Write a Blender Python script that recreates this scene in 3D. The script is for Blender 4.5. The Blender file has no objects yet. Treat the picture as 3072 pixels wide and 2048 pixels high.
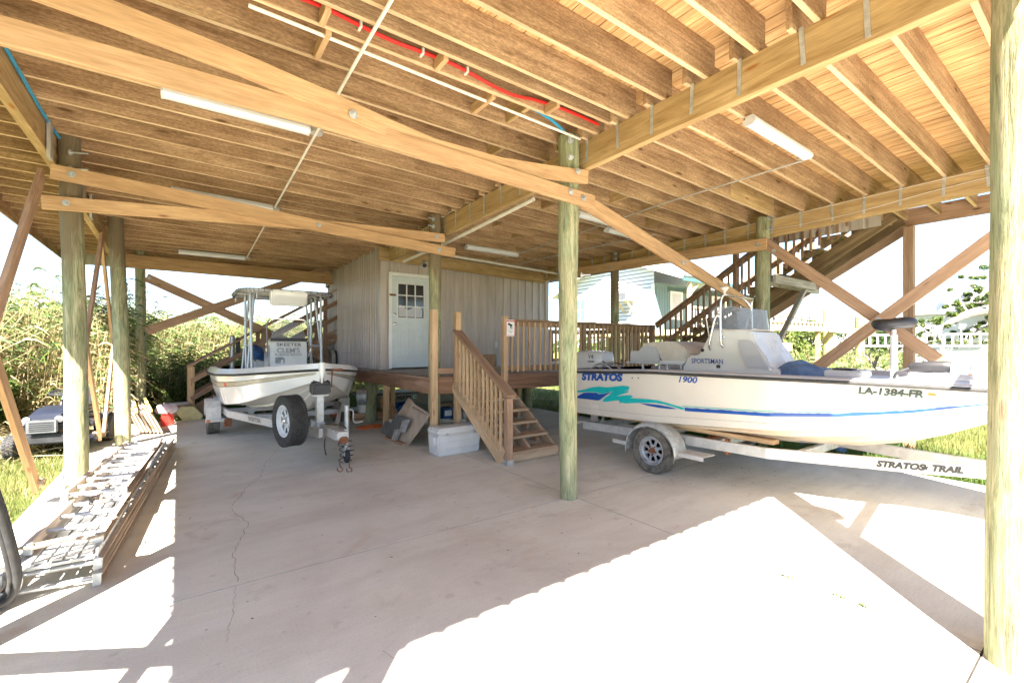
import bpy, bmesh, math, random
import numpy as np
from mathutils import Matrix, Vector, Euler
random.seed(7)
R = math.radians
scene = bpy.context.scene
COL = scene.collection

# ------------------------------------------------------------ camera, sky, sun
cam_d = bpy.data.cameras.new('camera'); cam = bpy.data.objects.new('camera', cam_d); COL.objects.link(cam)
cam.location = (0, 0, 1.6)
cam.rotation_euler = (R(90), 0, R(53.9 - 90))
cam_d.sensor_width = 36; cam_d.lens = 16.0; cam_d.shift_y = 0.0052
cam_d.clip_start = 0.05; cam_d.clip_end = 3000
scene.camera = cam

SUN_EL = 50.2; SUN_AZ = (0.688, 0.725)          # light travels towards +x +y
world = bpy.data.worlds.new('World'); scene.world = world; world.use_nodes = True
nt = world.node_tree; bg = nt.nodes['Background']
sky = nt.nodes.new('ShaderNodeTexSky'); sky.sky_type = 'NISHITA'; sky.sun_disc = False
sky.sun_elevation = R(SUN_EL); sky.sun_rotation = math.atan2(-SUN_AZ[0], -SUN_AZ[1])
sky.air_density = .85; sky.dust_density = .3; sky.ozone_density = 1.5
nt.links.new(sky.outputs[0], bg.inputs[0]); bg.inputs[1].default_value = 0.05
sun_d = bpy.data.lights.new('sun', 'SUN'); sun = bpy.data.objects.new('sun', sun_d); COL.objects.link(sun)
sun_d.energy = 5.0; sun_d.angle = R(0.5); sun_d.color = (1.0, 0.93, 0.84)
ce = math.cos(R(SUN_EL))
sun.rotation_euler = Vector((SUN_AZ[0]*ce, SUN_AZ[1]*ce, -math.sin(R(SUN_EL)))).to_track_quat('-Z', 'Y').to_euler()
sun.location = (-10, -10, 15)
scene.view_settings.view_transform = 'Standard'; scene.view_settings.look = 'None'
scene.view_settings.exposure = 3.2; scene.view_settings.gamma = 1.0
scene.render.engine = 'CYCLES'
scene.cycles.max_bounces = 10; scene.cycles.diffuse_bounces = 6; scene.cycles.transparent_max_bounces = 12

# ------------------------------------------------------------ helpers
W = {}
FR = Matrix.Identity(4)
def setfr(m): 
    global FR
    FR = m
def place(o, Mw, parent=None):
    W[o.name] = Mw.copy()
    if parent is not None:
        o.parent = parent; o.matrix_basis = W[parent.name].inverted() @ Mw
    else: o.matrix_basis = Mw
def tag(o, label=None, cat=None, group=None, kind=None):
    if label: o['label'] = label
    if cat: o['category'] = cat
    if group: o['group'] = group
    if kind: o['kind'] = kind
    return o
def thing(name, label, cat, loc=(0,0,0), rz=0, group=None, M=None):
    o = bpy.data.objects.new(name, None); COL.objects.link(o); o.empty_display_size = .1
    place(o, FR @ (M if M is not None else Matrix.Translation(loc) @ Matrix.Rotation(rz, 4, 'Z')))
    return tag(o, label, cat, group)
def dup(root, Mw, label=None, group=None):
    def cp(o, par):
        c = o.copy(); COL.objects.link(c)
        if par: c.parent = par; W[c.name] = W[par.name] @ c.matrix_basis
        return c
    r = cp(root, None); r.matrix_basis = Mw; W[r.name] = Mw.copy()
    for ch in [o for o in bpy.data.objects if o.parent == root]:
        c = cp(ch, r)
        for g in [o for o in bpy.data.objects if o.parent == ch]: cp(g, c)
    if label: r['label'] = label
    if group: r['group'] = group
    return r
def mesh_obj(name, V, F, mat, parent=None, M=None, smooth=False, bev=0, label=None, ang=.7, mats=None, mi=None):
    V = [Vector(v) for v in V]
    if M is None:
        lo = Vector([min(v[i] for v in V) for i in range(3)]); hi = Vector([max(v[i] for v in V) for i in range(3)])
        c = (lo + hi) / 2; M = Matrix.Translation(c); V = [v - c for v in V]
    me = bpy.data.meshes.new(name)
    me.from_pydata([tuple(v) for v in V], [], [tuple(f) for f in F])
    if mats:
        for m_ in mats: me.materials.append(m_)
        me.polygons.foreach_set('material_index', mi)
    elif mat: me.materials.append(mat)
    if bev:
        bm = bmesh.new(); bm.from_mesh(me)
        bmesh.ops.remove_doubles(bm, verts=bm.verts, dist=1e-5)
        es = [e for e in bm.edges if len(e.link_faces) == 2 and e.calc_face_angle(0) > .5]
        bmesh.ops.bevel(bm, geom=es, offset=bev, segments=1 if bev < .008 else 2, affect='EDGES', clamp_overlap=True)
        bm.to_mesh(me); bm.free()
    if smooth:
        me.polygons.foreach_set('use_smooth', [True]*len(me.polygons)); me.set_sharp_from_angle(angle=ang)
    me.update()
    o = bpy.data.objects.new(name, me); COL.objects.link(o)
    place(o, FR @ M, parent)
    if label: o['label'] = label
    return o
def frame(p0, p1, up=(0,0,1)):
    x = (Vector(p1) - Vector(p0)).normalized(); u = Vector(up)
    if abs(x.dot(u)) > .98: u = Vector((0,1,0))
    y = u.cross(x).normalized(); z = x.cross(y)
    m = Matrix((x, y, z)).transposed().to_4x4(); return m
class MB:
    def __init__(s): s.V = []; s.F = []
    def add(s, V, F):
        n = len(s.V); s.V += [Vector(v) for v in V]; s.F += [tuple(i + n for i in f) for f in F]; return s
    def box(s, c, d, m=None):
        x, y, z = [a/2 for a in d]
        V = [Vector((i, j, k)) for i in (-x, x) for j in (-y, y) for k in (-z, z)]
        if m is not None: V = [m @ v for v in V]
        V = [v + Vector(c) for v in V]
        return s.add(V, [(0,1,3,2), (4,6,7,5), (0,4,5,1), (2,3,7,6), (0,2,6,4), (1,5,7,3)])
    def b2(s, lo, hi): return s.box([(a+b)/2 for a, b in zip(lo, hi)], [abs(b-a) for a, b in zip(lo, hi)])
    def beam(s, p0, p1, w, h, up=(0,0,1)):
        p0 = Vector(p0); p1 = Vector(p1); m = frame(p0, p1, up).to_3x3()
        return s.box((p0+p1)/2, ((p1-p0).length, w, h), m)
    def cyl(s, p0, p1, r0, r1=None, n=12, caps=True):
        r1 = r0 if r1 is None else r1
        return s.tube([p0, p1], [r0, r1], n, caps)
    def tube(s, P, r, n=8, caps=True):
        P = [Vector(p) for p in P]; N = len(P)
        rs = r if isinstance(r, (list, tuple)) else [r]*N
        prev = None; V = []
        for i, p in enumerate(P):
            t = (P[min(i+1, N-1)] - P[max(i-1, 0)])
            t = t.normalized() if t.length > 1e-9 else Vector((0,0,1))
            if prev is None:
                a = Vector((0,0,1)) if abs(t.z) < .9 else Vector((1,0,0)); u = t.cross(a).normalized()
            else:
                u = (prev - t*prev.dot(t)); u = u.normalized() if u.length > 1e-6 else t.orthogonal().normalized()
            prev = u; v = t.cross(u)
            for k in range(n):
                an = 2*math.pi*k/n; V.append(p + (u*math.cos(an) + v*math.sin(an))*rs[i])
        F = [(i*n+k, i*n+(k+1)%n, (i+1)*n+(k+1)%n, (i+1)*n+k) for i in range(N-1) for k in range(n)]
        if caps: F += [tuple(range(n))[::-1], tuple((N-1)*n+k for k in range(n))]
        return s.add(V, F)
    def lathe(s, prof, o=(0,0,0), m=None, n=20, caps=True):          # prof: (radius, height) along local z
        V = []; o = Vector(o)
        for r, h in prof:
            for k in range(n):
                an = 2*math.pi*k/n; v = Vector((r*math.cos(an), r*math.sin(an), h))
                V.append((m @ v if m is not None else v) + o)
        N = len(prof)
        F = [(i*n+k, i*n+(k+1)%n, (i+1)*n+(k+1)%n, (i+1)*n+k) for i in range(N-1) for k in range(n)]
        if caps and prof[0][0] > 1e-4: F.append(tuple(range(n))[::-1])
        if caps and prof[-1][0] > 1e-4: F.append(tuple((N-1)*n+k for k in range(n)))
        return s.add(V, F)
    def prism(s, poly, f0, f1):                          # poly of 2D points, f0/f1 map (a,b)->3D
        n = len(poly); V = [f0(*p) for p in poly] + [f1(*p) for p in poly]
        return s.add(V, [tuple(range(n))[::-1], tuple(range(n, 2*n))] + [(k, (k+1) % n, n+(k+1) % n, n+k) for k in range(n)])
    def grid(s, f, nu, nv, close=False):
        V = [f(i/(nu-1), j/(nv-1)) for i in range(nu) for j in range(nv)]
        return s.add(V, [(i*nv+j, i*nv+j+1, (i+1)*nv+j+1, (i+1)*nv+j) for i in range(nu-1) for j in range(nv-1)])
    def obj(s, name, mat, parent=None, **k): return mesh_obj(name, s.V, s.F, mat, parent, **k)
def board(name, p0, p1, w, h, mat, parent=None, up=(0,0,1), bev=.003, label=None):
    """straight board, grain along its own x axis; w across, h along up"""
    p0 = Vector(p0); p1 = Vector(p1); m = frame(p0, p1, up); m.translation = (p0+p1)/2
    b = MB().box((0,0,0), ((p1-p0).length, w, h))
    return mesh_obj(name, b.V, b.F, mat, parent, M=m, bev=bev, label=label)
def board_poly(name, P, w, h, mat, parent=None, up=(0,0,1), label=None):
    P = [Vector(p) for p in P]; m = frame(P[0], P[-1], up); m.translation = (P[0]+P[-1])/2; mi = m.inverted()
    L = [mi @ p for p in P]; V = []; F = []
    for i, p in enumerate(L):
        for a, b in ((-1,-1), (1,-1), (1,1), (-1,1)): V.append((p.x, p.y + a*w/2, p.z + b*h/2))
        if i:
            for k in range(4): F.append(((i-1)*4+k, (i-1)*4+(k+1)%4, i*4+(k+1)%4, i*4+k))
    F += [(0,3,2,1), tuple(len(V)-4+k for k in range(4))]
    return mesh_obj(name, V, F, mat, parent, M=m, label=label, bev=.003)
def text_mesh(body, size, depth=0.0, shear=0, offset=0, sx=1):
    cu = bpy.data.curves.new('lettering', 'FONT'); cu.body = body; cu.size = size; cu.shear = shear; cu.offset = offset
    cu.extrude = depth; cu.align_x = 'CENTER'; cu.align_y = 'CENTER'; cu.resolution_u = 3
    o = bpy.data.objects.new('lettering', cu); COL.objects.link(o)
    me = bpy.data.meshes.new_from_object(o); V = [(v.co.x*sx, v.co.y, v.co.z) for v in me.vertices]
    F = [tuple(p.vertices) for p in me.polygons]
    bpy.data.objects.remove(o); bpy.data.curves.remove(cu); bpy.data.meshes.remove(me)
    return V, F
def smoothpath(P, n=6):
    P = [Vector(p) for p in P]; Q = []
    for i in range(len(P)-1):
        a = P[max(i-1,0)]; b = P[i]; c = P[i+1]; d = P[min(i+2, len(P)-1)]
        for k in range(n):
            t = k/n
            Q.append(.5*((2*b) + (c-a)*t + (2*a-5*b+4*c-d)*t*t + (3*b-a-3*c+d)*t**3))
    Q.append(P[-1]); return Q

# ------------------------------------------------------------ materials
def nodes(name):
    m = bpy.data.materials.new(name); m.use_nodes = True; t = m.node_tree
    return m, t, t.nodes['Principled BSDF']
def N(t, ty, **k):
    n = t.nodes.new(ty)
    for a, b in k.items():
        if a.startswith('i_'):
            key = a[2:]; n.inputs[int(key) if key.isdigit() else key].default_value = b
        else: setattr(n, a, b)
    return n
def ramp(t, fac, stops):
    r = t.nodes.new('ShaderNodeValToRGB'); e = r.color_ramp.elements
    while len(e) < len(stops): e.new(.5)
    for x, (p, c) in zip(e, stops): x.position = p; x.color = (*c, 1) if len(c) == 3 else c
    t.links.new(fac, r.inputs[0]); return r.outputs[0]
def mix(t, fac, a, b, bt='MIX'):
    n = t.nodes.new('ShaderNodeMix'); n.data_type = 'RGBA'; n.blend_type = bt
    for s, v in ((0, fac), (6, a), (7, b)):
        if hasattr(v, 'links') or hasattr(v, 'is_linked'): t.links.new(v, n.inputs[s])
        else: n.inputs[s].default_value = v if isinstance(v, (int, float)) else (*v, 1)
    return n.outputs[2]
def bump(t, bs, h, s=.3, d=.01):
    b = t.nodes.new('ShaderNodeBump'); b.inputs['Strength'].default_value = s; b.inputs['Distance'].default_value = d
    t.links.new(h, b.inputs['Height']); t.links.new(b.outputs[0], bs.inputs['Normal'])
def coords(t, sc=(1,1,1), rnd=True, kind='Object'):
    tc = t.nodes.new('ShaderNodeTexCoord'); mp = t.nodes.new('ShaderNodeMapping'); mp.inputs['Scale'].default_value = sc
    src = tc.outputs[kind]
    if rnd:
        oi = t.nodes.new('ShaderNodeObjectInfo'); mu = N(t, 'ShaderNodeVectorMath', operation='SCALE')
        co = t.nodes.new('ShaderNodeCombineXYZ'); 
        for i in range(3): t.links.new(oi.outputs['Random'], co.inputs[i])
        t.links.new(co.outputs[0], mu.inputs[0]); mu.inputs['Scale'].default_value = 37.3
        ad = N(t, 'ShaderNodeVectorMath', operation='ADD'); t.links.new(src, ad.inputs[0]); t.links.new(mu.outputs[0], ad.inputs[1]); src = ad.outputs[0]
    t.links.new(src, mp.inputs[0]); return mp.outputs[0]
def noise(t, v, scale, det=4, rough=.6, dist=0):
    n = N(t, 'ShaderNodeTexNoise', i_Scale=scale, i_Detail=det, i_Roughness=rough, i_Distortion=dist); t.links.new(v, n.inputs['Vector']); return n.outputs['Fac']
def wood(name, dark, light, axis='X', knots=1, stain=.35, rough=.8, fleck=.0, stainc=(.10,.06,.035), gr=1.0):
    m, t, b = nodes(name)
    def sc(a, c): return (a, c, c) if axis == 'X' else (c, c, a) if axis == 'Z' else (c, a, c)
    g = noise(t, coords(t, sc(.5, 9*gr)), 1.6, 5, .65, 1.6)
    c = ramp(t, g, [(.33, dark), (.5, tuple((x+y)/2 for x, y in zip(dark, light))), (.66, light)])
    f = noise(t, coords(t, sc(2.2, 60*gr)), 2.0, 3, .7)
    c = mix(t, .45, c, ramp(t, f, [(.3, (.45,.42,.4)), (.6, (1,1,1))]), 'MULTIPLY')
    if fleck:
        fl = noise(t, coords(t, sc(30, 90)), 1.0, 2, .6)
        c = mix(t, fleck, c, ramp(t, fl, [(.42, (.62,.58,.55)), (.60, (1.35,1.32,1.25))]), 'MULTIPLY')
    bl = noise(t, coords(t, sc(.8, 2.0)), 1.3, 4, .6)
    c = mix(t, stain, c, ramp(t, bl, [(.40, (.62,.56,.5)), (.56, (1.06,1.05,1.03))]), 'MULTIPLY')
    oi = t.nodes.new('ShaderNodeObjectInfo')
    c = mix(t, .8, c, ramp(t, oi.outputs['Random'], [(0, (.84,.82,.80)), (1, (1.10,1.10,1.08))]), 'MULTIPLY')
    if knots:
        vo = N(t, 'ShaderNodeTexVoronoi', i_Scale=1.0); t.links.new(coords(t, sc(1.6, 6.5)), vo.inputs['Vector'])
        k = ramp(t, vo.outputs['Distance'], [(.06*knots, (1,1,1)), (.16*knots, (0,0,0))])
        c = mix(t, k, c, stainc)
    t.links.new(c, b.inputs['Base Color']); b.inputs['Roughness'].default_value = rough
    b.inputs['Specular IOR Level'].default_value = .25
    bump(t, b, f, .25, .003); return m
def plain(name, col, rough=.5, metal=0, var=.12, scale=6, dirt=0, dirtc=(.2,.15,.1), spec=.5, bmp=0, coat=0):
    m, t, b = nodes(name)
    n = noise(t, coords(t), scale, 4, .6)
    lo = tuple(max(0, x*(1-var)) for x in col); hi = tuple(min(1, x*(1+var*.6)) for x in col)
    c = ramp(t, n, [(.35, lo), (.65, hi)])
    if dirt:
        d = noise(t, coords(t), scale*.6, 6, .7)
        c = mix(t, ramp(t, d, [(.55-dirt*.2, (0,0,0)), (.78-dirt*.1, (dirt,)*3)]), c, dirtc)
    t.links.new(c, b.inputs['Base Color'])
    rr = N(t, 'ShaderNodeMapRange'); rr.inputs[3].default_value = max(0, rough-.08); rr.inputs[4].default_value = min(1, rough+.12)
    t.links.new(n, rr.inputs[0]); t.links.new(rr.outputs[0], b.inputs['Roughness'])
    b.inputs['Metallic'].default_value = metal; b.inputs['Specular IOR Level'].default_value = spec
    b.inputs['Coat Weight'].default_value = coat
    if bmp: bump(t, b, noise(t, coords(t), scale*12, 3), bmp, .004)
    return m
M = {}
M['joist'] = wood('joist lumber', (.32,.20,.11), (.57,.395,.235), knots=.9, stain=.65, fleck=.45, stainc=(.13,.07,.03))
M['joist_bounce'] = wood('joist underside with bounce light', (.58,.40,.23), (.74,.56,.36), knots=0, stain=.25)  # joist undersides: bounce light from the sunlit slab put into a paler wood
M['beam'] = wood('beam lumber', (.37,.235,.10), (.60,.43,.22), knots=.8, stain=.25, stainc=(.30,.12,.035), gr=.6)
M['brace'] = wood('brace lumber', (.43,.26,.135), (.60,.39,.215), knots=.7, stain=.2, stainc=(.25,.11,.05), gr=.6)
M['brace_red'] = wood('aged brace lumber', (.37,.225,.14), (.54,.365,.25), knots=.7, stain=.4)
M['post'] = wood('post lumber', (.50,.33,.19), (.70,.50,.32), knots=.8, stain=.35, stainc=(.25,.13,.06))
M['weathered'] = wood('weathered deck lumber', (.30,.185,.125), (.48,.32,.22), knots=.7, stain=.45)
M['tread'] = wood('worn tread lumber', (.38,.27,.185), (.58,.44,.32), knots=.6, stain=.5)
M['oldstair'] = wood('mouldy stair lumber', (.15,.105,.06), (.33,.24,.135), knots=.6, stain=.9, stainc=(.05,.05,.02))
M['grey_wood'] = wood('silvered lumber', (.34,.31,.28), (.56,.53,.49), knots=.5, stain=.5)
M['rim'] = wood('deck rim lumber', (.27,.15,.10), (.45,.28,.19), knots=.6, stain=.5)
M['ladderwood'] = wood('fibreglass rail', (.52,.42,.33), (.68,.58,.47), knots=0, stain=.4)
M['yellow_wood'] = wood('yellow timber', (.50,.38,.12), (.68,.54,.22), axis='Z', knots=.5, stain=.3)
M['ply'] = plain('old plywood', (.46,.37,.29), .9, var=.3, scale=3, dirt=.6, dirtc=(.25,.18,.12))
M['osb'] = plain('strand board', (.42,.24,.12), .9, var=.5, scale=40)
M['galv'] = plain('galvanised steel', (.50,.52,.53), .45, .55, var=.25, scale=14, dirt=.25, dirtc=(.30,.25,.2))
M['galv_white'] = plain('oxidised aluminium', (.54,.53,.52), .5, .25, var=.15, scale=10, dirt=.3, dirtc=(.36,.31,.27))
M['alu'] = plain('aluminium', (.52,.53,.54), .38, .6, var=.1, scale=8)
M['chrome'] = plain('stainless', (.72,.72,.72), .18, .95, var=.05)
M['rust'] = plain('rusty steel', (.26,.10,.045), .85, .2, var=.5, scale=30, bmp=.3)
M['gel'] = plain('ivory gelcoat', (.54,.505,.465), .22, var=.04, scale=2, coat=.4)
M['gel_white'] = plain('clean white gelcoat', (.76,.755,.74), .22, var=.03, scale=2, coat=.4)
M['gel_white_bottom'] = plain('off white bottom gelcoat with bounce', (.68,.645,.59), .3, var=.06, scale=1.5, coat=.2)  # tint below the white sides includes painted concrete bounce
M['gel2'] = plain('white gelcoat', (.66,.65,.63), .25, var=.04, scale=2, coat=.4)
M['gel_bottom'] = plain('cream bottom gelcoat with slab bounce', (.56,.47,.37), .3, var=.08, scale=1.5, coat=.2)  # warmer than the hull sides; bounce from the concrete is put into the colour
M['gold'] = plain('champagne stripe', (.42,.39,.31), .35, .3, var=.15)
M['grey_panel'] = plain('pale grey plastic', (.50,.50,.52), .4, var=.06, scale=3)
M['vinyl'] = plain('cream vinyl', (.62,.57,.50), .5, var=.12, scale=4, dirt=.35, dirtc=(.35,.3,.24))
M['black'] = plain('black plastic', (.025,.025,.028), .45, var=.3)
M['rubber'] = plain('black rubber', (.035,.034,.034), .75, var=.3, scale=20, bmp=.2)
M['tyre'] = plain('tyre rubber', (.04,.039,.038), .85, var=.4, scale=20, bmp=.4)
M['tyre_old'] = plain('dusty tyre rubber', (.11,.10,.09), .9, var=.5, scale=14, bmp=.4, dirt=.5, dirtc=(.3,.28,.23))
M['rimwhite'] = plain('painted rim', (.60,.62,.64), .4, var=.12, scale=10, dirt=.25, dirtc=(.4,.35,.3))
M['rimgrey'] = plain('galvanised rim', (.36,.39,.43), .5, .4, var=.25, scale=14, dirt=.4, dirtc=(.28,.22,.18))
M['white'] = plain('white plastic', (.66,.655,.65), .4, var=.06, dirt=.25, dirtc=(.5,.45,.4))
M['whitepaint'] = plain('white paint', (.80,.80,.79), .55, var=.05)
M['diff'] = plain('light diffuser', (.82,.82,.84), .35, var=.02)
M['pvc'] = plain('pvc pipe', (.72,.68,.60), .4, var=.08)
M['conduit'] = plain('grey conduit', (.48,.45,.40), .5, .2, var=.15)
M['red'] = plain('red plastic', (.60,.03,.02), .35, var=.15)
M['redpipe'] = plain('red tubing', (.65,.02,.015), .4, var=.1)
M['bluepipe'] = plain('blue tubing', (.02,.25,.42), .4, var=.15)
M['bluedecal'] = plain('blue decal', (.005,.06,.28), .4, var=.15)
M['tealdecal'] = plain('teal decal', (.0,.36,.38), .4, var=.12)
M['greendecal'] = plain('dark green decal', (.008,.022,.018), .45, var=.3, scale=30)
M['blackdecal'] = plain('black decal', (.02,.02,.022), .4, var=.3)
M['greydecal'] = plain('grey decal', (.30,.30,.31), .4, var=.3, scale=20)
M['orange'] = plain('orange plastic', (.70,.16,.03), .5, var=.2)
M['yellow'] = plain('pale yellow card', (.60,.54,.26), .5, var=.2)
M['denim'] = plain('blue denim cloth', (.10,.17,.30), .9, var=.35, scale=5, bmp=.3)
M['bluetarp'] = plain('blue tarp', (.02,.09,.28), .5, var=.5, scale=8)
M['greymetalboat'] = plain('olive painted aluminium', (.30,.30,.25), .5, .3, var=.15, scale=5, dirt=.3)
M['greybin'] = plain('dark grey plastic edging', (.13,.135,.14), .5, var=.3, scale=8, dirt=.35, dirtc=(.3,.3,.3))
M['rope'] = plain('old rope', (.34,.27,.20), .95, var=.4, scale=50, bmp=.5)
M['mower'] = plain('dark blue mower paint', (.006,.009,.02), .45, var=.2, coat=.1)
M['mowergrey'] = plain('grey mower plastic', (.10,.105,.11), .5, var=.2)
M['cardboard'] = plain('cardboard', (.45,.30,.17), .9, var=.3, scale=8)
M['door'] = plain('pale blue grey door paint', (.64,.69,.71), .5, var=.05, dirt=.15)
M['bright'] = plain('bleached lumber', (.60,.48,.28), .8, var=.2)
M['teal_paint'] = plain('teal wall paint', (.14,.22,.235), .6, var=.1)
M['teal_dark'] = plain('dark teal paint', (.05,.11,.11), .6, var=.1)
M['darkred'] = plain('dark red door paint', (.22,.03,.03), .5, var=.1)
M['brightroof'] = plain('white metal roof', (.74,.75,.77), .35, .2, var=.04)
def glassmat(name, tint, alpha, rough=.05):
    m, t, b = nodes(name); b.inputs['Base Color'].default_value = (*tint, 1); b.inputs['Alpha'].default_value = alpha
    b.inputs['Roughness'].default_value = rough; return m
M['acrylic'] = glassmat('smoked acrylic', (.32,.37,.45), .42, .12)
M['windglass'] = plain('dark window glass', (.03,.035,.045), .08, var=.2, spec=.8)
M['skyglass'] = plain('blue window glass', (.10,.22,.28), .1, var=.2, spec=.8)
M['bag'] = glassmat('thin plastic bag', (.85,.83,.9), .6, .3)
def pile_mat(name, wet=.0):
    m, t, b = nodes(name)
    v = coords(t, (9, 9, 1.1)); g = noise(t, v, 1.5, 6, .72, 1.6)
    c = ramp(t, g, [(.36, (.15,.145,.08)), (.46, (.27,.28,.155)), (.56, (.40,.365,.225)), (.68, (.55,.49,.34))])
    g2 = noise(t, coords(t, (4,4,.8)), 1.3, 4, .65)
    c = mix(t, ramp(t, g2, [(.46, (0,0,0)), (.64, (.55,)*3)]), c, (.24,.32,.20))
    f = noise(t, coords(t, (60, 60, 3.5)), 1.5, 4, .75)
    c = mix(t, .7, c, ramp(t, f, [(.32, (.5,.48,.42)), (.58, (1.05,1.05,1.02))]), 'MULTIPLY')
    vo = N(t, 'ShaderNodeTexVoronoi', i_Scale=1.0); t.links.new(coords(t, (5,5,1.6)), vo.inputs['Vector'])
    c = mix(t, ramp(t, vo.outputs['Distance'], [(.05, (.8,.8,.8)), (.11, (0,0,0))]), c, (.22,.15,.09))
    ck = noise(t, coords(t, (16, 16, .45)), 1.5, 2, .5); c = mix(t, ramp(t, ck, [(.488, (0,0,0)), (.5, (.75,.75,.75)), (.512, (0,0,0))]), c, (.10,.075,.04))
    # old run-off stain near the top of some piles
    tc = t.nodes.new('ShaderNodeTexCoord'); sp = t.nodes.new('ShaderNodeSeparateXYZ'); t.links.new(tc.outputs['Object'], sp.inputs[0])
    ad = N(t, 'ShaderNodeMath', operation='MULTIPLY_ADD'); t.links.new(g2, ad.inputs[0]); ad.inputs[1].default_value = 3.2; 
    t.links.new(sp.outputs['Z'], ad.inputs[2])
    if wet:
        mr = t.nodes.new('ShaderNodeMapRange'); mr.inputs[1].default_value = 2.05; mr.inputs[2].default_value = 2.7; t.links.new(ad.outputs[0], mr.inputs[0])
        c = mix(t, ramp(t, mr.outputs[0], [(.0, (0,0,0)), (1, (wet,)*3)]), c, (.17,.12,.07))
    t.links.new(c, b.inputs['Base Color']); b.inputs['Roughness'].default_value = .85; bump(t, b, f, .9, .012); return m
M['pile'] = pile_mat('treated pile timber'); M['pile_wet'] = pile_mat('stained treated pile timber', .9)
def concrete():
    m, t, b = nodes('broom finished concrete')
    v = coords(t, rnd=False)
    big = noise(t, v, .55, 6, .62, .4); c = ramp(t, big, [(.34, (.58,.55,.475)), (.52, (.67,.645,.565)), (.68, (.73,.71,.63))])
    st = noise(t, coords(t, (.5, 2.2, 1), rnd=False), .9, 5, .7, 1.0)
    c = mix(t, .55, c, ramp(t, st, [(.36, (.84,.82,.80)), (.58, (1.04,1.04,1.03))]), 'MULTIPLY')
    fi = noise(t, coords(t, (2, 30, 1), rnd=False), 3, 3, .7); c = mix(t, .30, c, ramp(t, fi, [(.3, (.8,.79,.78)), (.7, (1.08,)*3)]), 'MULTIPLY')
    sp = noise(t, v, 9, 2, .5); c = mix(t, .35, c, ramp(t, sp, [(.26, (.62,.58,.52)), (.34, (1,1,1))]), 'MULTIPLY'); gt = noise(t, v, 75, 2, .8); c = mix(t, .5, c, ramp(t, gt, [(.33, (.80,.79,.77)), (.45, (1,1,1)), (.66, (1.06,)*3)]), 'MULTIPLY')
    dk = noise(t, v, 1.7, 5, .7, .8); c = mix(t, ramp(t, dk, [(.58, (0,0,0)), (.72, (.42,)*3)]), c, (.34,.29,.24))
    rs = noise(t, v, .9, 3, .6, 2); c = mix(t, ramp(t, rs, [(.60, (0,0,0)), (.76, (.35,)*3)]), c, (.46,.32,.20))
    t.links.new(c, b.inputs['Base Color']); b.inputs['Roughness'].default_value = .85; b.inputs['Specular IOR Level'].default_value = .3
    bump(t, b, noise(t, v, 130, 3, .7), .25, .003); return m
M['concrete'] = concrete()
def lawn(name, a, b_, c_):
    m, t, b = nodes(name); v = coords(t, rnd=False)
    n = noise(t, v, .5, 6, .7); c = ramp(t, n, [(.35, a), (.5, b_), (.66, c_)])
    f = noise(t, v, 26, 3, .75); c = mix(t, .7, c, ramp(t, f, [(.3, (.35,.38,.3)), (.62, (1.15,)*3)]), 'MULTIPLY')
    t.links.new(c, b.inputs['Base Color']); b.inputs['Roughness'].default_value = .95; b.inputs['Specular IOR Level'].default_value = .1
    bump(t, b, f, .8, .05); return m
M['lawn'] = lawn('mown lawn', (.07,.10,.025), (.13,.145,.045), (.25,.215,.095))
M['joint'] = plain('dark joint sealant', (.035,.028,.022), .95, var=.4)
M['crackfill'] = plain('crack dirt', (.22,.17,.12), .95, var=.4)
M['soil'] = plain('dark soil', (.10,.075,.05), .95, var=.4)
def siding(name, col, pitch, axis, groove=.12, seam=.35, rough=.45, metal=.15):
    """ribbed metal colour (ribs are real geometry; this adds screws, streaks)"""
    m, t, b = nodes(name); v = coords(t, rnd=False)
    n = noise(t, coords(t, (3,3,.4), rnd=False), 1.5, 5, .65)
    c = ramp(t, n, [(.35, tuple(x*.82 for x in col)), (.62, tuple(min(1, x*1.08) for x in col))])
    t.links.new(c, b.inputs['Base Color']); b.inputs['Roughness'].default_value = rough; b.inputs['Metallic'].default_value = metal
    return m
M['metal_wall'] = siding('taupe ribbed metal', (.50,.425,.385), .2, 0)
M['metal_trim'] = siding('beige ribbed metal', (.55,.50,.43), .2, 0)
def leafmat(name, a, b_, tr=.35):
    m, t, b = nodes(name)
    n = noise(t, coords(t, rnd=False), 1.1, 4, .7); n2 = noise(t, coords(t, rnd=False), 9, 2, .7)
    c = ramp(t, n, [(.36, a), (.64, b_)]); c = mix(t, .6, c, ramp(t, n2, [(.3, (.6,.62,.55)), (.7, (1.3,1.28,1.15))]), 'MULTIPLY')
    t.links.new(c, b.inputs['Base Color']); b.inputs['Roughness'].default_value = .6; b.inputs['Specular IOR Level'].default_value = .25
    tl = t.nodes.new('ShaderNodeBsdfTranslucent'); t.links.new(c, tl.inputs['Color'])
    ms = t.nodes.new('ShaderNodeMixShader'); ms.inputs[0].default_value = tr
    t.links.new(b.outputs[0], ms.inputs[1]); t.links.new(tl.outputs[0], ms.inputs[2])
    t.links.new(ms.outputs[0], t.nodes['Material Output'].inputs[0]); return m
M['reed_green'] = leafmat('green reed leaf', (.10,.155,.03), (.20,.25,.08))
M['reed_dark'] = leafmat('dark green reed leaf', (.05,.10,.03), (.10,.16,.055))
M['reed_dry'] = leafmat('dry reed stalk', (.30,.235,.12), (.47,.39,.23), .25)
M['grass'] = leafmat('grass blade', (.09,.12,.03), (.20,.205,.07))
M['grass_green'] = leafmat('long green grass blade', (.05,.10,.02), (.11,.17,.045))
M['oak_leaf'] = leafmat('oak leaf', (.03,.06,.015), (.085,.12,.03))
M['bark'] = plain('bark', (.24,.21,.18), .95, var=.4, scale=12, bmp=.6)
M['planks'] = None
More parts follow.
